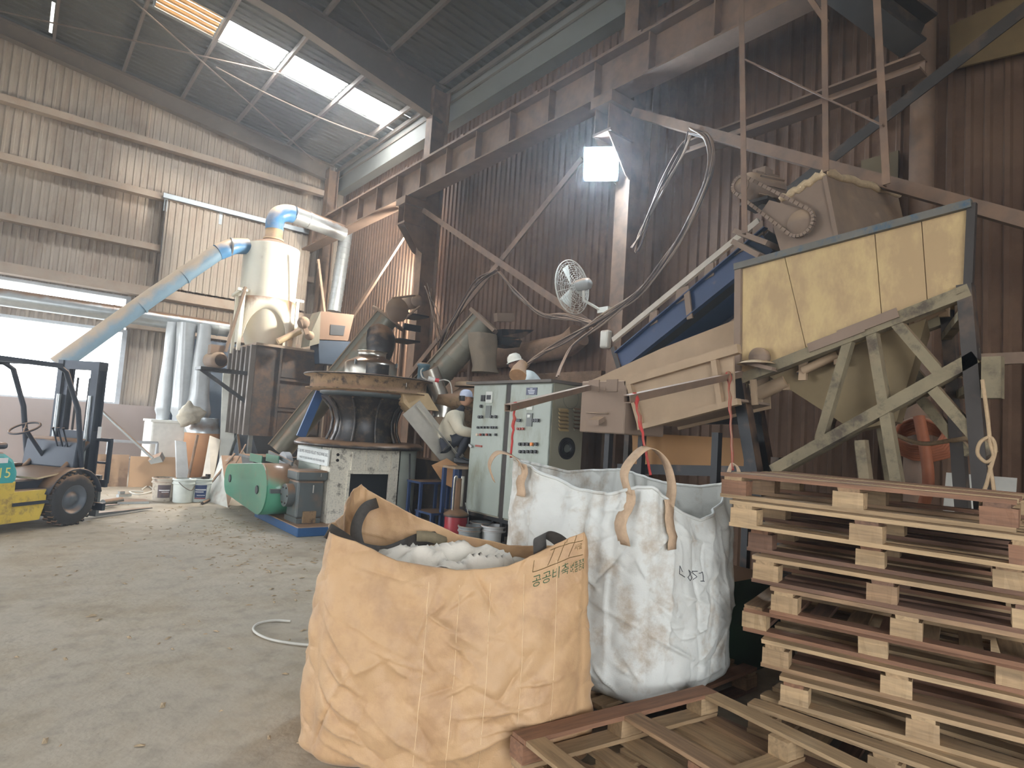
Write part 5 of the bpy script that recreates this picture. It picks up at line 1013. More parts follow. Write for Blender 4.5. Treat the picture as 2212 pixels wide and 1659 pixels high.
for x in (hx0+.5, hx1-.03): b = MB(); b.lo((x-.025, hy0-.045, hz0), (x+.025, hy0, hz1)); b.build('stile', M_hous, hz)
for z0 in (1.2, 1.75, 2.4): b = MB(); b.lo((hx0+.54, hy0-.02, z0+.03), (hx1-.08, hy0-.003, z0+.5)); b.build('panel', M_hous, hz)
for x in (hx0+.05, hx1-.05):
    for y in (hy0+.05, hy1-.05): b = MB(); b.bar((x, y, 0), (x, y, hz0), .08); b.build('leg', M_gear, hz)
b = MB(); b.bar((hx0+.02, hy0+.1, .15), (hx0+.02, hy0+.9, hz0), .05, .05); b.bar((hx0+.02, hy0+1.7, .15), (hx0+.02, hy0+.9, hz0), .05); b.build('brace', M_gear, hz)
b = MB(); b.hexa([V(p) for p in ((4.5, 14.3, .35), (4.9, 14.3, .35), (4.9, 14.8, .35), (4.5, 14.8, .35), (hx0+.1, hy0+.1, hz0), (hx1-.1, hy0+.1, hz0), (hx1-.1, hy1-.1, hz0), (hx0+.1, hy1-.1, hz0))]); b.build('cone', mat('dark_cone', (52, 60, 70), .35, .2), hz)
# motor on its side shelf
ms = thing('shelf_motor', 'finned grey motor on a steel shelf at the side of the housing', 'motor', (3.5, 14.2, 2.3)); mc = at(475, 778, 'Y', 14.0)
b = MB(); b.lathe(mc, [(0, -.05), (.12, -.04), (.17, 0), (.17, .1), (.155, .12), (.155, .42), (0, .42)], 24, axis=(-.25, 1, .0)); b.build('body', M_hood, ms)
b = MB(); b.lathe(mc, [(0, -.051), (.1, -.05), (.13, -.042)], 20, axis=(-.25, 1, 0)); b.build('fan_cover', M_dark, ms)
b = MB(); b.box(mc+V((-.05, .2, .22)), (.26, .26, .2)); b.build('terminal_box', M_hood, ms)
b = MB(); b.box(mc+V((.0, .2, -.2)), (.72, .5, .06)); b.bar(mc+V((-.32, .1, -.22)), V((hx0, 13.9, mc.z-.85)), .06, .08); b.bar(mc+V((-.32, .1, -.22)), V((hx0, 13.9, mc.z-.22)), .06, .08); b.build('shelf', M_black, ms)
b = MB(); b.bar(at(530, 620, 'Y', 14.05), at(487, 760, 'Y', 14.05), .09, .05); b.solo('strut', M_hood, 'slanting strut between the cyclone collar and the shelf motor', 'strut')
# small conveyor inlet box right of the cyclone
ib = thing('inlet_box', 'tan inlet box with a square black window beside the cyclone', 'inlet box', (5.4, 13.4, 3.1)); iby = 13.3
g = lambda px, py, y=iby: at(px, py, 'Y', y)
b = MB(); b.prism([g(693, 672), g(765, 680), g(752, 736), g(690, 733)], (0, .5, 0)); b.build('body', mat('box_tan', (104, 80, 62), .7, 0, .3, .1, 4), ib)
b = MB(); b.prism([g(714, 701, iby-.01), g(746, 704, iby-.01), g(742, 725, iby-.01), g(713, 723, iby-.01)], (0, .02, 0)); b.build('window', M_void, ib)
b = MB(); b.prism([g(688, 735), g(760, 738), g(755, 790), g(690, 785)], (0, .5, 0)); b.build('base', mat('box_navy', (44, 58, 74), .5, 0, .2), ib)
b = MB(); b.prism([g(672, 720, iby-.02), g(693, 672, iby-.02), g(690, 742, iby-.02), g(668, 748, iby-.02)], (0, .5, 0)); b.build('side_plate', mat('pale_green', (112, 108, 94), .6, 0, .3), ib)
b = MB(); b.lathe(g(655, 698, iby-.05), [(0, 0), (.05, 0), (.05, .05), (.13, .05), (.13, .1), (0, .1)], 16, axis=(-.3, -1, 0)); b.lathe(g(668, 726, iby-.05), [(0, 0), (.05, 0), (.05, .05), (.1, .05), (.1, .1), (0, .1)], 16, axis=(-.3, -1, 0)); b.bar(g(652, 690, iby-.12), g(664, 722, iby-.12), .05, .1); b.build('drive', M_hood, ib)
b = MB(); b.cyl(g(648, 715, 13.6), g(600, 738, 13.6), .07, 12); b.solo('link_pipe', mat('tan_pipe', (190, 170, 136), .6, 0, .4), 'tan pipe linking the inlet box to the housing top', 'pipe')
b = MB(); b.bar(g(687, 560, 13.6), g(702, 682, 13.6), .05, .05); b.solo('strut', M_steel, 'thin strut standing on the tan inlet box', 'strut')
# horizontal duct along the gable and the filter sleeves below it
hd2 = thing('gable_duct', 'horizontal silver duct running along the gable wall', 'duct', (2.5, 16.6, 3.2)); dy = 16.6
p, q2 = at(-60, 640, 'Y', dy), at(492, 712, 'Y', dy); p.z = q2.z-.03
p = V((-.9, dy, q2.z))
b = MB(); b.tube([p, V((1.0, dy, q2.z)), q2], .185, 22); b.build('pipe', M_galv, hd2)
for x in (1.6, 2.9, 3.8): b = MB(); b.cyl((x-.02, dy, q2.z), (x+.02, dy, q2.z), .195, 22); b.build('joint_ring', M_galv, hd2)
M_slv = mat('silver_sleeve', (190, 194, 196), .3, .1, 0, .15, 3, bump=.25, bscale=12)
def sleeve(px0, py0, px1, py1, y, w0, w1, label, seed):
    a, e = at(px0, py0, 'Y', y), at(px1, py1, 'Y', y); e.z = 1.33; a.z = 3.6; b = MB(); rows = []
    for k in range(22):
        f_ = k/21; c_ = lerp(a, e, f_); rad = (w0*(1-f_)+w1*f_)*(1+.05*math.sin(f_*9+seed)); rad *= (1+.25*max(0, (f_-.75)/.25)) if f_ < .95 else .9
        rows.append([c_+V((math.cos(j/20*2*math.pi)*rad*(1+.12*math.sin(j*1.9+seed+f_*4)), math.sin(j/20*2*math.pi)*rad*(1+.1*math.sin(j*1.3+seed)), 0)) for j in range(20)])
    b.grid(rows, True, True); b.add(rows[-1], [tuple(range(20))]); return b.solo('filter_sleeve', M_slv, label, 'filter sleeve', 'filter sleeves under the gable duct')
sleeve(372, 718, 352, 890, 16.3, .11, .15, 'slim silver filter sleeve nearest the window', 1.); sleeve(400, 720, 392, 885, 16.1, .18, .2, 'broad silver filter sleeve in the middle of the three', 2.4); sleeve(440, 725, 428, 890, 15.9, .14, .24, 'silver filter sleeve nearest the dark housing', 4.)
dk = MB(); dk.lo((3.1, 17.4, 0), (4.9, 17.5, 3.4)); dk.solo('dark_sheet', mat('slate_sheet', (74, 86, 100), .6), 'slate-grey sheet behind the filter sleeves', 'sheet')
dr = thing('collection_tank', 'white sheet-metal tank below the filter sleeves', 'tank', (2.9, 15.9, 0)); a, e = at(318, 1000, 'Y', 15.7), at(432, 1000, 'Y', 15.7)
b = MB(); b.lo((a.x, 15.7, 0), (e.x, 16.7, 1.3)); bevel(b.build('body', mat('tank_white', (226, 226, 220), .5), dr), .05, 3)
b = MB(); b.lo((a.x-.02, 15.66, 1.28), (e.x+.02, 16.72, 1.33)); b.build('rim', MATS['tank_white'], dr)
wd_ = thing('fibre_drum', 'orange-brown drum with a clamped lid beside the white tank', 'drum', (3.3, 15.2, 0)); c_ = V((3.42, 15.35, 0))
b = MB(); b.lathe(c_, [(0, 0), (.36, 0), (.36, 1.12)], 28); b.build('body', mat('orange_board', (202, 150, 108), .6, 0, 0, .1, 4), wd_); b = MB(); b.lathe(c_+V((0, 0, 1.1)), [(.375, 0), (.375, .1), (.33, .14), (.3, .32), (.3, .34)], 28); b.build('lid', M_galv, wd_)
crm = MB(); cc = at(412, 895, 'Y', 15.1); rows = []
for i in range(13):
    rw = []
    for j in range(16):
        a_ = j/16*2*math.pi; dv = V((math.cos(a_)*math.sin(i/12*math.pi), math.sin(a_)*math.sin(i/12*math.pi), -math.cos(i/12*math.pi))); k_r = .2*(1+.5*noise.noise(dv*1.9+V((3, 1, 4)))+.35*noise.noise(dv*4.1)); rw.append(cc+V((dv.x*1.25, dv.y, dv.z*1.05))*k_r)
    rows.append(rw)
crm.grid(rows, True, True); crm.solo('rag_bundle', mat('rag', (196, 188, 170), .85, 0, 0, .15, 8, bump=.6, bscale=20), 'crumpled pale rag tied at the foot of the sleeves', 'rag')
# boards, sheets and sticks against the gable
def slab(name, pts, th, m, label, cat): b = MB(); b.prism(pts, th); return b.solo(name, m, label, cat)
M_pw = mat('old_plywood', (180, 150, 122), .75, 0, 0, .1, 1.5, c2=(150, 124, 104), c2amt=.4)
slab('plywood_sheet', [(.6, 14.5, 0), (1.95, 14.5, 0), (1.95, 14.58, .62), (.6, 14.58, .62)], (0, .02, 0), M_pw, 'grey-brown plywood sheet on edge behind the forklift forks', 'plywood')
slab('plywood_sheet', [(1.96, 14.4, 0), (2.95, 14.4, 0), (2.95, 14.48, .6), (1.96, 14.48, .6)], (0, .02, 0), mat('tan_plywood', (196, 162, 128), .75, 0, 0, .08, 1.5), 'tan plywood sheet on edge beside the paint pails', 'plywood')
w2 = lambda px, py, y: at(px, py, 'Y', y)
slab('white_sheet', [w2(472, 1040, 15), w2(504, 1040, 15), w2(508, 800, 15.1), w2(482, 800, 15.1)], (0, .03, 0), mat('white_panel', (228, 230, 222), .5), 'tall white sheet standing behind the dark housing corner', 'panel')
slab('white_board', [at(432, 1058, 'Z', 0), at(455, 1060, 'Z', 0), w2(476, 950, 13.9), w2(453, 941, 13.9)], (.02, .03, 0), mat('white_board', (228, 220, 206), .6), 'leaning cream board next to the orange drum', 'board')
slab('white_board', [at(445, 1082, 'Z', 0), at(492, 1096, 'Z', 0), w2(535, 985, 12.4), w2(478, 984, 12.5)], (.0, .03, 0), mat('grey_board', (206, 206, 198), .7, 0, .2, .08, 4), 'broad grey-white board leaning by the green belt guard', 'board')
slab('white_locker', [w2(383, 1050, 14.2), w2(410, 1050, 14.2), w2(402, 955, 14.2), w2(380, 952, 14.2)], (0, .12, 0), mat('locker_white', (204, 208, 210), .5), 'narrow whitish metal panel behind the pails', 'panel')
def stick(p, q, r, m, label): b = MB(); b.tube([p, q], r, 8); return b.solo('stick', m, label, 'stick')
stick(w2(404, 1045, 12.3), w2(427, 940, 12.6), .022, M_dark, 'dark stick standing in the pail'); stick(w2(446, 1056, 12.0), w2(507, 980, 12.4), .02, M_gear, 'steel bar leaning across the grey-white board')
stick(w2(508, 1003, 12.2), w2(531, 960, 12.4), .015, M_gear, 'thin rod rising past the green guard'); stick(Vz(437, 1086) if False else at(437, 1087, 'Z', .03), at(458, 1077, 'Z', .03), .025, M_dark, 'short dark pipe lying on the floor by the pails')
stick(at(443, 1070, 'Z', .02), at(482, 1082, 'Z', .02), .02, mat('white_pvc', (222, 222, 214), .5), 'white plastic pipe lying along the foot of the board')
stick(w2(216, 885, 14.7), w2(330, 990, 14.2), .03, M_galv, 'steel bar leaning down over the plywood sheets')
b = MB(); b.tube([w2(235, 952, 15), w2(340, 957, 15), w2(340, 1000, 15)], .03, 8); b.tube([w2(215, 986, 15), w2(330, 993, 15)], .025, 8); b.tube([w2(340, 957, 15), V((w2(340, 957, 15).x, 15, 0))], .03, 8); b.tube([w2(235, 952, 15), V((w2(235, 952, 15).x, 15, 0))], .03, 8); b.solo('pipe_rail', M_win, 'pale pipe rail along the gable base', 'rail')
b = MB(); b.prism([w2(320, 995, 14.35), w2(345, 985, 14.3), w2(352, 998, 14.3), w2(326, 1003, 14.35)], (.05, .1, .08)); b.solo('angle_offcut', M_galv, 'steel offcut lying on the tan plywood edge', 'offcut')
pa = pail(2.2, 12.25, 1.15, 'muddy paint pail with a worn brown label', mat('pail_muddy', (196, 186, 170), .6, 0, .3, .1, 6, c2=(120, 104, 90), c2amt=.3))
def wrap(r, x, y, s, a0, a1, z0, z1, m, nm='label'): b = MB(); b.lathe((x, y, 0), [(.1365*s+.05*s*z0, z0*s), (.1365*s+.05*s*z1, z1*s)], 12, a0=a0, a1=a1); return b.build(nm, m, r)
def on_label(lb, x, y, s, a0, a1, zs, m):
    for z0, z1, f0, f1 in zs: b = MB(); b.lathe((x, y, 0), [(.1385*s+.05*s*z0, z0*s), (.1385*s+.05*s*z1, z1*s)], 8, a0=a0+(a1-a0)*f0, a1=a0+(a1-a0)*f1); b.build('printed_line', m, lb)
V1 = math.atan2(-12.2, -2.3)
M_pl = mat('print_pale', (226, 226, 228), .6)
lb = wrap(pa, 2.2, 12.25, 1.15, V1-.5, V1+.75, .06, .25, mat('label_brown', (92, 82, 86), .6, 0, 0, .2, 6, c2=(120, 90, 80), c2amt=.4)); on_label(lb, 2.2, 12.25, 1.15, V1-.5, V1+.75, ((.165, .18, .1, .9), (.14, .15, .3, .85)), M_pl)
pb = pail(2.48, 12.05, 1.15, 'plain white paint pail between two labelled ones', mat('pail_pale', (208, 214, 208), .45)); b = MB(); b.tube(curve([(2.36, 11.9, .36), (2.44, 11.86, .28), (2.56, 11.86, .22), (2.62, 11.9, .3)], 5), .006, 5); b.build('handle', M_gear, pb)
pc = pail(2.76, 12.12, 1.15, 'white paint pail with a dark blue label', MATS['pail_pale']); lb = wrap(pc, 2.76, 12.12, 1.15, V1-.55, V1+.6, .07, .26, mat('label_blue', (44, 66, 112), .5)); on_label(lb, 2.76, 12.12, 1.15, V1-.55, V1+.6, ((.18, .2, .05, .95), (.15, .165, .05, .75), (.1, .11, .2, .9)), M_pl)
wrap(pc, 2.76, 12.12, 1.15, V1-.55, V1+.6, .05, .068, mat('label_red', (150, 70, 80), .5), 'label_stripe')
b = MB(); b.box((2.82, 12.1, .41), (.12, .1, .06)); b.box((2.86, 12.1, .45), (.06, .06, .06), .5); b.solo('dark_scrap', M_black, 'dark scrap lying on the blue-labelled pail', 'scrap')
# floor clutter and cables
def wire(pts, label, r=.012, m=None): b = MB(); b.tube(curve(pts, 8), r, 6); return b.solo('wire', m or MATS['pale_cable'], label, 'wire')
z0 = lambda px, py: at(px, py, 'Z', .012)
wire([z0(628, 1342), z0(590, 1340), z0(556, 1348), z0(548, 1362), z0(575, 1378), z0(620, 1388), z0(690, 1396)], 'pale strap curling over the floor left of the brown bag', .009)
wire([z0(305, 1058), z0(320, 1050), z0(330, 1060), z0(300, 1068), z0(280, 1062), z0(310, 1062)], 'pale cable coil by the plywood sheets', .015)
b = MB(); b.lo((1.5, 11.9, .0), (1.95, 12.25, .04)); b.solo('steel_plate', M_galv, 'flat steel plate on the floor behind the forks', 'plate')
b = MB(); b.tube([at(222, 1086, 'Z', .05), at(262, 1080, 'Z', .05)], .05, 10); b.solo('short_roller', M_gear, 'short grey roller lying behind the forks', 'roller')
b = MB(); b.box(at(268, 1070, 'Z', .05), (.25, .06, .05), .6); b.box(at(262, 1066, 'Z', .08), (.08, .08, .08), .3); b.solo('clamp_tool', M_galv, 'small clamp tool on the floor near the plywood', 'tool')
# sliding-door rail with hangers on the gable
rl = thing('door_rail', 'silver sliding-door rail fixed to the gable above the cyclone', 'rail', (4, 17.6, 6.2)); ry = 17.62
a, e = at(352, 428, 'Y', ry), at(682, 500, 'Y', ry); zz = (a.z+e.z)/2
b = MB(); b.bar((a.x, ry, zz), (e.x, ry, zz), .09, .12); b.build('track', M_galv, rl)
for f_ in (0.02, .35, .7): x = a.x+(e.x-a.x)*f_; b = MB(); b.box((x, ry+.05, zz-.22), (.08, .05, .32)); b.build('hanger', M_galv, rl)
pn = thing('sliding_panel', 'ribbed grey sliding panel hanging from the silver rail', 'panel', (4, 17.68, 4.6)); b = MB(); b.grid(corr((0, 17.66, 0), (1, 0, 0), (0, -1, 0), lambda s: 4.62, lambda s: zz-.1, a.x+.05, 6.3), False); b.build('sheet', M_wallg, pn); b = MB(); b.bar((a.x+.08, 17.62, 4.62), (a.x+.08, 17.62, zz-.1), .03, .03, up=(0, 1, 0)); b.build('edge_strip', M_dark, pn)
# ================================================================ forklift
M_yel = mat('worn_yellow', (206, 178, 74), .55, 0, .3, .1, 3, c2=(140, 116, 70), c2amt=.4)
M_teal = mat('teal_paint', (60, 160, 160), .45, 0, .3, .06, 3)
M_mast = mat('mast_black', (46, 54, 66), .5, .2, .35, .15, 4)
M_tyre = mat('tyre_rubber', (50, 50, 52), .85, 0, .35, .15, 8)
fk = thing('forklift', 'teal and yellow forklift with lowered forks facing the plywood sheets', 'forklift', (0, 0, 0))
def F(name, m, f, parent=fk, bv=0): b = MB(); f(b); o = b.build(name, m, parent); return bevel(o, bv, 2) if bv else o
F('chassis', M_mast, lambda b: b.lo((-1.55, -.36, .18), (.25, .36, .62)), bv=.03)
for s in (-1, 1):
    F('side_panel', M_yel, lambda b: b.prism([(-1.25, s*.5, .12), (-.42, s*.5, .12), (-.36, s*.5, .34), (-.36, s*.5, .5), (-.78, s*.5, .5), (-.78, s*.5, .62), (-1.25, s*.5, .62)], (0, -s*.14, 0)), bv=.015)
    F('step', M_mast, lambda b: b.lo((-.8, min(s*.34, s*.52), .32), (-.34, max(s*.34, s*.52), .36)))
    def fender(b):
        rows = []
        for k in range(13): a = math.pi*(.06+.86*k/12); rows.append([V((math.cos(a)*.40, s*.34, .33+math.sin(a)*.40)), V((math.cos(a)*.40, s*.56, .33+math.sin(a)*.40))])
        b.grid(rows, True)
    solidify(F('fender', M_mast, fender), .02)
    for wx, r, wd in ((0, .335, .2), (-1.3, .27, .16)):
        wy = s*.45; w0 = thing('wheel', 'x', 'x'); col.objects.unlink(w0) if False else None
        wo = MB(); wo.lathe((wx, wy-wd/2, r), [(r*.56, 0), (r*.9, 0), (r, .03), (r, wd-.03), (r*.9, wd), (r*.56, wd)], 36, axis=(0, 1, 0)); w1 = wo.build('tyre', M_tyre, fk)
        def lugs(b):
            for k in range(26):
                a = 2*math.pi*k/26
                for half in (-1, 1): b.box((wx+math.cos(a+half*.06)*r*1.005, wy+half*wd*.24, r+math.sin(a+half*.06)*r*1.005), (.03, wd*.44, .028), 0, 0, -a-half*.06+math.pi/2)
        F('tread', M_tyre, lugs, w1)
        rm = MB(); rm.lathe((wx, wy-s*.0, r), [(0, wd*.30), (r*.22, wd*.32), (r*.25, wd*.2), (r*.45, wd*.16), (r*.5, wd*.42), (r*.58, wd*.44)], 30, axis=(0, s, 0)); rm.build('rim', mat('rim_grey', (92, 98, 106), .5, .2, .3), w1)
        bpy.data.objects.remove(w0)
F('hood', M_teal, lambda b: b.prism([(-1.6, -.5, .55), (-.78, -.5, .55), (-.76, -.5, .72), (-.83, -.5, .88), (-.95, -.5, .96), (-1.5, -.5, 1.0), (-1.62, -.5, .9)], (0, 1.0, 0)), bv=.05)
hd_ = [o for o in fk.children if o.name.startswith('hood')][0]
lettering('15', .17, (-.95, -.505, .72), (1, 0, 0), (0, 0, 1), mat('decal_yellow', (232, 220, 130), .5), hd_, lift=.006)
F('decal', M_pl, lambda b: b.lo((-1.05, -.508, .84), (-.92, -.502, .9)), hd_)
F('floor_plate', MATS['tan_pipe'], lambda b: b.prism([(-.5, -.48, .62), (.16, -.48, .72), (.16, .48, .72), (-.5, .48, .62)], (0, 0, .02)))
F('seat_base', M_mast, lambda b: b.lo((-1.2, -.26, .98), (-.72, .26, 1.06)), bv=.03); F('seat_back', M_mast, lambda b: b.box((-1.22, 0, 1.3), (.12, .5, .5), 0, 0, -.2), bv=.05)
F('dashboard', M_mast, lambda b: b.prism([(.05, -.42, .72), (.2, -.42, .72), (.2, -.42, 1.12), (.08, -.42, 1.08)], (0, .84, 0)), bv=.02)
def sw(b): c_ = V((-.22, .12, 1.22)); ax_ = V((-.45, 0, .9)).normalized(); u_ = ax_.orthogonal().normalized(); v_ = ax_.cross(u_); b.tube([c_+(u_*math.cos(k/20*2*math.pi)+v_*math.sin(k/20*2*math.pi))*.17 for k in range(21)], .014, 6, False); b.tube([c_-u_*.17, c_+u_*.17], .01, 5); b.tube([c_, V((.08, .12, .86))], .025, 8)
F('steering_wheel', M_mast, sw)
for k in range(3): F('lever', M_mast, lambda b: b.tube([(.06, -.12-.08*k, 1.0), (-.04, -.13-.08*k, 1.22), (-.05, -.13-.08*k, 1.25)], [.01, .01, .02], 6))
for s in (-1, 1):
    F('guard_pillar', M_mast, lambda b: b.tube([(.16, s*.44, .7), (.0, s*.44, 1.5), (-.22, s*.42, 1.98), (-.35, s*.42, 2.05)], .032, 8)); F('guard_pillar', M_mast, lambda b: b.tube([(-1.35, s*.42, .95), (-1.42, s*.42, 1.95), (-1.35, s*.42, 2.05)], .032, 8)); F('guard_rail', M_mast, lambda b: b.bar((-1.38, s*.42, 2.05), (-.3, s*.42, 2.05), .06))
for k in range(6): x = -1.3+k*.19; F('guard_bar', M_mast, lambda b: b.bar((x, -.42, 2.06), (x, .42, 2.06), .03))
for s in (-1, 1):
    F('mast_rail', M_mast, lambda b: b.ibeam((.42, s*.3, .1), (.42, s*.3, 2.18), .08, .15, .02, up=(1, 0, 0))); F('inner_rail', M_mast, lambda b: b.ibeam((.43, s*.21, .12), (.43, s*.21, 2.1), .06, .1, .015, up=(1, 0, 0)))
    F('tilt_cylinder', M_mast, lambda b: b.tube([(-.1, s*.3, .6), (.36, s*.3, 1.05)], .04, 10)); F('lift_cylinder', M_galv, lambda b: b.tube([(.34, s*.26, .15), (.34, s*.26, 1.7)], .028, 10))
    F('chain', M_tyre, lambda b: b.bar((.46, s*.1, .3), (.46, s*.1, 1.95), .03, .012, up=(1, 0, 0)))
for z in (.25, 1.15, 2.12): F('cross_member', M_mast, lambda b: b.lo((.36, -.34, z-.06), (.5, .34, z+.06)))
for z in (.18, .5): F('carriage_bar', M_mast, lambda b: b.lo((.5, -.5, z-.05), (.55, .5, z+.05)))
br = F('load_backrest', M_mast, lambda b: (b.bar((.54, -.48, .5), (.54, -.48, 1.1), .045), b.bar((.54, .48, .5), (.54, .48, 1.1), .045), b.bar((.54, -.5, 1.1), (.54, .5, 1.1), .045)))
for k in range(3): F('bar', M_mast, lambda b: b.bar((.54, -.24+.24*k, .5), (.54, -.24+.24*k, 1.1), .03), br)
F('bar', M_mast, lambda b: b.bar((.54, -.48, .78), (.54, .48, .78), .03), br)
for s in (-1, 1):
    F('fork', mat('fork_steel', (104, 108, 112), .45, .4, .3), lambda b: (b.hexa([V(p) for p in ((.55, s*.3-.06, .035), (.55, s*.3+.06, .035), (.6, s*.3+.06, .035), (.6, s*.3-.06, .035), (.55, s*.3-.06, .6), (.55, s*.3+.06, .6), (.59, s*.3+.06, .6), (.59, s*.3-.06, .6))]), b.hexa([V(p) for p in ((.55, s*.3-.06, .03), (1.62, s*.3-.045, .03), (1.62, s*.3+.045, .03), (.55, s*.3+.06, .03), (.55, s*.3-.06, .075), (1.62, s*.3-.045, .04), (1.62, s*.3+.045, .04), (.55, s*.3+.06, .075))])))
F('warning_label', M_pl, lambda b: b.box((.47, -.345, 1.2), (.06, .004, .16)))
fk.location = (.42, 10.38, 0); fk.rotation_euler = (0, 0, math.radians(40)); fk['label'] = 'teal and yellow forklift with lowered forks facing the plywood sheets'
# ================================================================ people
def skin(name, m, joints, edges, parent, root=0, sub=2):
    me = bpy.data.meshes.new(name); o_ = ORG.get(parent.name, V((0, 0, 0))); me.from_pydata([V(j[0])-o_ for j in joints], edges, []); me.materials.append(m)
    ob = bpy.data.objects.new(name, me); col.objects.link(ob); ob.parent = parent; ORG[ob.name] = o_
    md = ob.modifiers.new('skin', 'SKIN'); md.use_smooth_shade = True
    sv = me.skin_vertices[0].data
    for i, j in enumerate(joints): r = j[1]; sv[i].radius = r if isinstance(r, tuple) else (r, r); sv[i].use_root = (i == root)
    s2 = ob.modifiers.new('smooth', 'SUBSURF'); s2.levels = sub; s2.render_levels = sub; return ob
M_skin = mat('skin', (196, 150, 122), .55, 0, 0, .05, 10)
def headmesh(c, f, parent, m=M_skin):
    "head with brow, nose, chin and ears; f = facing direction"
    f = V(f).normalized(); up = V((0, 0, 1)); r_ = f.cross(up).normalized(); up = r_.cross(f); b = MB(); rows = []
    for i in range(17):
        ph = math.pi*i/16; row = []
        for j in range(24):
            th = 2*math.pi*j/24; x = math.sin(ph)*math.cos(th)*.098; y = math.sin(ph)*math.sin(th)*.076; z = math.cos(ph)*.118
            if x > 0:
                k = math.exp(-(y/.016)**2); x += k*(.028*math.exp(-((z+.018)/.022)**2)+.008*math.exp(-((z+.06)/.014)**2)+.012*math.exp(-((z+.098)/.02)**2))
                x -= .012*math.exp(-((abs(y)-.032)/.014)**2)*math.exp(-((z-.012)/.012)**2)
            if z < -.03: y *= 1-.25*(-z-.03)/.09
            row.append(V(c)+f*x+r_*y+up*z)
        rows.append(row)
    b.grid(rows, True, True); h_ = b.build('head', m, parent)
    for s in (-1, 1): e = MB(); e.lathe(V(c)+r_*s*.076+f*-.005, [(.0, .012), (.018, .01), (.026, 0), (.02, -.008)], 10, axis=r_*s); e.build('ear', m, h_)
    for s in (-1, 1): e = MB(); e.box(V(c)+r_*s*.03+f*.088+up*.012, (.012, .016, .008), math.atan2(f.y, f.x)); e.build('eye', M_btn, h_)
    return h_, f, r_, up
def hand(w, d, palmn, parent, m=M_skin):
    "hand at wrist w pointing along d: palm and five curled fingers"
    d = V(d).normalized(); n_ = V(palmn).normalized(); s_ = d.cross(n_).normalized(); w = V(w); J = [(w, .026), (w+d*.05, (.036, .02)), (w+d*.09, (.04, .018))]; E_ = [(0, 1), (1, 2)]
    for k, L_ in enumerate((.062, .07, .066, .052)):
        i = len(J); b0 = w+d*.09+s_*(k-1.5)*.021; J += [(b0, .0095), (b0+d*L_*.5+n_*.01, .009), (b0+d*L_*.85+n_*.035, .008)]; E_ += [(2, i), (i, i+1), (i+1, i+2)]
    i = len(J); t0 = w+d*.035-s_*.036; J += [(t0, .011), (t0+d*.03-s_*.02+n_*.012, .010), (t0+d*.055-s_*.018+n_*.03, .009)]; E_ += [(1, i), (i, i+1), (i+1, i+2)]
    return skin('hand', m, J, E_, parent, 0, 1)
# squatting worker beside the cabinet
pa_ = thing('person', 'worker in a beige jacket, dark trousers and pale cap squatting beside the cabinet', 'person', (5.5, 8.0, 1.05))
H0 = V((5.30, 8.03, 1.07)); fc_ = V((.75, -.62, 0)).normalized(); sd_ = V((fc_.y, -fc_.x, 0)); zu = V((0, 0, 1))
def L(f, s, z): return H0+fc_*f+sd_*s+zu*z
hip = L(-.12, 0, .25); ch = L(.02, 0, .62); nk = L(.1, 0, .80); hdp = L(.16, 0, .985)
J = [(hip, .13), (L(-.06, 0, .45), .135), (ch, .145), (nk, .055), (L(.13, 0, .88), .055)]; E_ = [(0, 1), (1, 2), (2, 3), (3, 4)]
for s in (-1, 1):
    i = len(J); J += [(L(-.1, s*.1, .22), .1), (L(.28, s*.17, .50), .075), (L(.1, s*.14, .08), .048), (L(.2, s*.14, .03), .042), (L(.27, s*.14, .025), .03)]; E_ += [(0, i)]+[(i+k, i+k+1) for k in range(4)]
    i = len(J); J += [(L(.02, s*.2, .70), .07), (L(.12, s*.27, .48), .055), (L(.32, s*.22, .45), .042), (L(.4, s*.2, .46), .035)]; E_ += [(2, i)]+[(i+k, i+k+1) for k in range(3)]
skin('body', mat('trouser_dark', (48, 50, 58), .8, 0, 0, .15, 10), J, E_, pa_)
M_jk = mat('beige_jacket', (202, 192, 170), .8, 0, 0, .1, 6, bump=.3, bscale=25)
J2 = [(L(-.11, 0, .28), .2), (L(-.06, 0, .45), .2), (ch, .21), (L(.07, 0, .77), .1)]; E2 = [(0, 1), (1, 2), (2, 3)]
for s in (-1, 1): i = len(J2); J2 += [(L(.02, s*.2, .70), .11), (L(.12, s*.275, .48), .09), (L(.37, s*.21, .455), .07)]; E2 += [(2, i), (i, i+1), (i+1, i+2)]
skin('jacket', M_jk, J2, E2, pa_)
for s in (-1, 1): hand(L(.38, s*.2, .46), fc_, (0, 0, -1), pa_)
hh, f1, r1, u1 = headmesh(hdp, fc_+V((0, 0, -.1)), pa_)
b = MB(); b.lathe(hdp+V((0, 0, .02)), [(.098, 0), (.1, .04), (.085, .085), (.05, .11), (0, .118)], 24); b.prism([hdp+f1*.08+r1*.07+u1*.035, hdp+f1*.17+r1*.05+u1*.02, hdp+f1*.17-r1*.05+u1*.02, hdp+f1*.08-r1*.07+u1*.035], u1*.008); b.build('cap', mat('cap_lavender', (196, 202, 222), .8), hh)
b = MB(); b.lathe(hdp+V((0, 0, -.03))-f1*.012, [(.082, -.02), (.097, .02), (.099, .06)], 20, a0=math.atan2(f1.y, f1.x)+1.5, a1=math.atan2(f1.y, f1.x)+2*math.pi-1.5); b.build('hair', M_btn, hh)
for s in (-1, 1): b = MB(); b.hexa([L(.06, s*.14-.045, 0), L(.32, s*.14-.04, 0), L(.32, s*.14+.04, 0), L(.06, s*.14+.045, 0), L(.06, s*.14-.04, .09), L(.3, s*.14-.03, .05), L(.3, s*.14+.03, .05), L(.06, s*.14+.04, .09)]); bevel(b.build('shoe', M_btn, pa_), .015, 2)
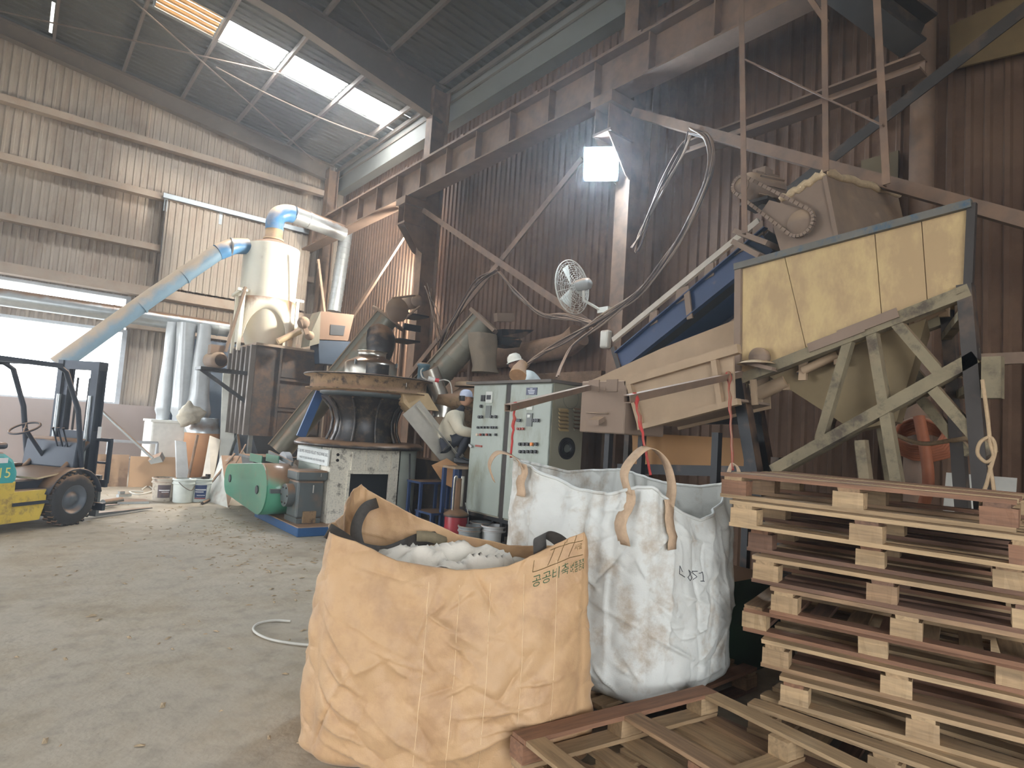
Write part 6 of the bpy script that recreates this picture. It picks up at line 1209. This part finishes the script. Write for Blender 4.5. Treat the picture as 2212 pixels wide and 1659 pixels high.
# worker in a hard hat leaning over the second press
pb_ = thing('person', 'worker in a white hard hat and pale shirt bending behind the cabinet', 'person', (6.2, 7.75, 1.05))
H0 = V((6.43, 7.28, 1.06)); fc_ = V((-.35, .85, 0)).normalized(); fc_ = V((-.55, .5, 0)).normalized(); sd_ = V((fc_.y, -fc_.x, 0))
hip = L(0, 0, .92); ch = L(.25, 0, 1.32); nk = L(.36, 0, 1.45); hdp = L(.47, 0, 1.60)
J = [(hip, .14), (L(.1, 0, 1.12), .135), (ch, .15), (nk, .06), (L(.42, 0, 1.52), .058)]; E_ = [(0, 1), (1, 2), (2, 3), (3, 4)]
for s in (-1, 1):
    i = len(J); J += [(L(0, s*.1, .86), .1), (L(.05, s*.12, .47), .07), (L(-.02, s*.12, .09), .048), (L(.08, s*.12, .035), .042), (L(.18, s*.12, .03), .032)]; E_ += [(0, i)]+[(i+k, i+k+1) for k in range(4)]
    i = len(J); J += [(L(.24, s*.2, 1.38), .07), (L(.4, s*.26, 1.14), .055), (L(.6, s*.2, 1.06), .04), (L(.66, s*.18, 1.05), .034)]; E_ += [(2, i)]+[(i+k, i+k+1) for k in range(3)]
skin('body', MATS['trouser_dark'], J, E_, pb_)
J2 = [(L(.02, 0, .95), .2), (L(.1, 0, 1.12), .2), (ch, .21), (L(.34, 0, 1.43), .1)]; E2 = [(0, 1), (1, 2), (2, 3)]
for s in (-1, 1): i = len(J2); J2 += [(L(.24, s*.2, 1.38), .12), (L(.4, s*.265, 1.14), .09), (L(.63, s*.185, 1.055), .07)]; E2 += [(2, i), (i, i+1), (i+1, i+2)]
skin('shirt', mat('pale_shirt', (214, 222, 220), .75, 0, 0, .08, 6, bump=.3, bscale=25), J2, E2, pb_)
for s in (-1, 1): hand(L(.64, s*.18, 1.05), fc_, (0, 0, -1), pb_)
hh, f1, r1, u1 = headmesh(hdp, fc_+V((0, 0, -.35)), pb_, mat('skin_tanned', (120, 88, 70), .55))
b = MB(); b.lathe(hdp+u1*.02, [(.135, 0), (.13, .012), (.112, .015), (.115, .05), (.1, .1), (.06, .135), (0, .145)], 28, axis=u1); b.build('hard_hat', mat('helmet_white', (226, 222, 208), .4), hh)
for s in (-1, 1): b = MB(); b.hexa([L(-.08, s*.12-.045, 0), L(.2, s*.12-.04, 0), L(.2, s*.12+.04, 0), L(-.08, s*.12+.045, 0), L(-.08, s*.12-.04, .1), L(.18, s*.12-.03, .06), L(.18, s*.12+.03, .06), L(-.08, s*.12+.04, .1)]); bevel(b.build('shoe', M_btn, pb_), .015, 2)

# sawdust chips scattered over the floor
rr = random.Random(5); b = MB()
for k in range(600):
    t_ = rr.random(); x, y = rr.uniform(-.5, 3.0), rr.uniform(1.5, 13.5)
    if rr.random() < .5: x, y = rr.gauss(2.6, .5), rr.gauss(8.6, 1.6)
    L_ = rr.uniform(.008, .035); a = rr.uniform(0, 6.3); d = V((math.cos(a)*L_, math.sin(a)*L_, 0)); n_ = V((-d.y, d.x, 0))*.35; c_ = V((x, y, .004))
    b.add([c_-d-n_, c_+d-n_, c_+d+n_, c_-d+n_, c_+V((0, 0, .008))], [(0, 1, 4), (1, 2, 4), (2, 3, 4), (3, 0, 4)])
tag(b.build('wood_chips', mat('chip_wood', (168, 146, 116), .9, 0, 0, .3, 30), kind='stuff'), 'wood chips and crumbs scattered over the concrete floor', 'litter')
# ================================================================ dusty air inside the hall
hz_ = MB(); hz_.lo((-10.95, -6.95, -.03), (7.6, 18.2, 10.6)); ho = hz_.build('haze', bpy.data.materials.new('dusty_air'), kind='stuff')
hm = ho.active_material; hm.use_nodes = True; hm.node_tree.nodes.clear(); vs_ = hm.node_tree.nodes.new('ShaderNodeVolumeScatter'); vo_ = hm.node_tree.nodes.new('ShaderNodeOutputMaterial')
vs_.inputs['Color'].default_value = (.92, .95, 1, 1); vs_.inputs['Density'].default_value = .0055; vs_.inputs['Anisotropy'].default_value = .65; hm.node_tree.links.new(vs_.outputs[0], vo_.inputs['Volume'])
tag(ho, 'thin dusty air filling the hall', 'haze')
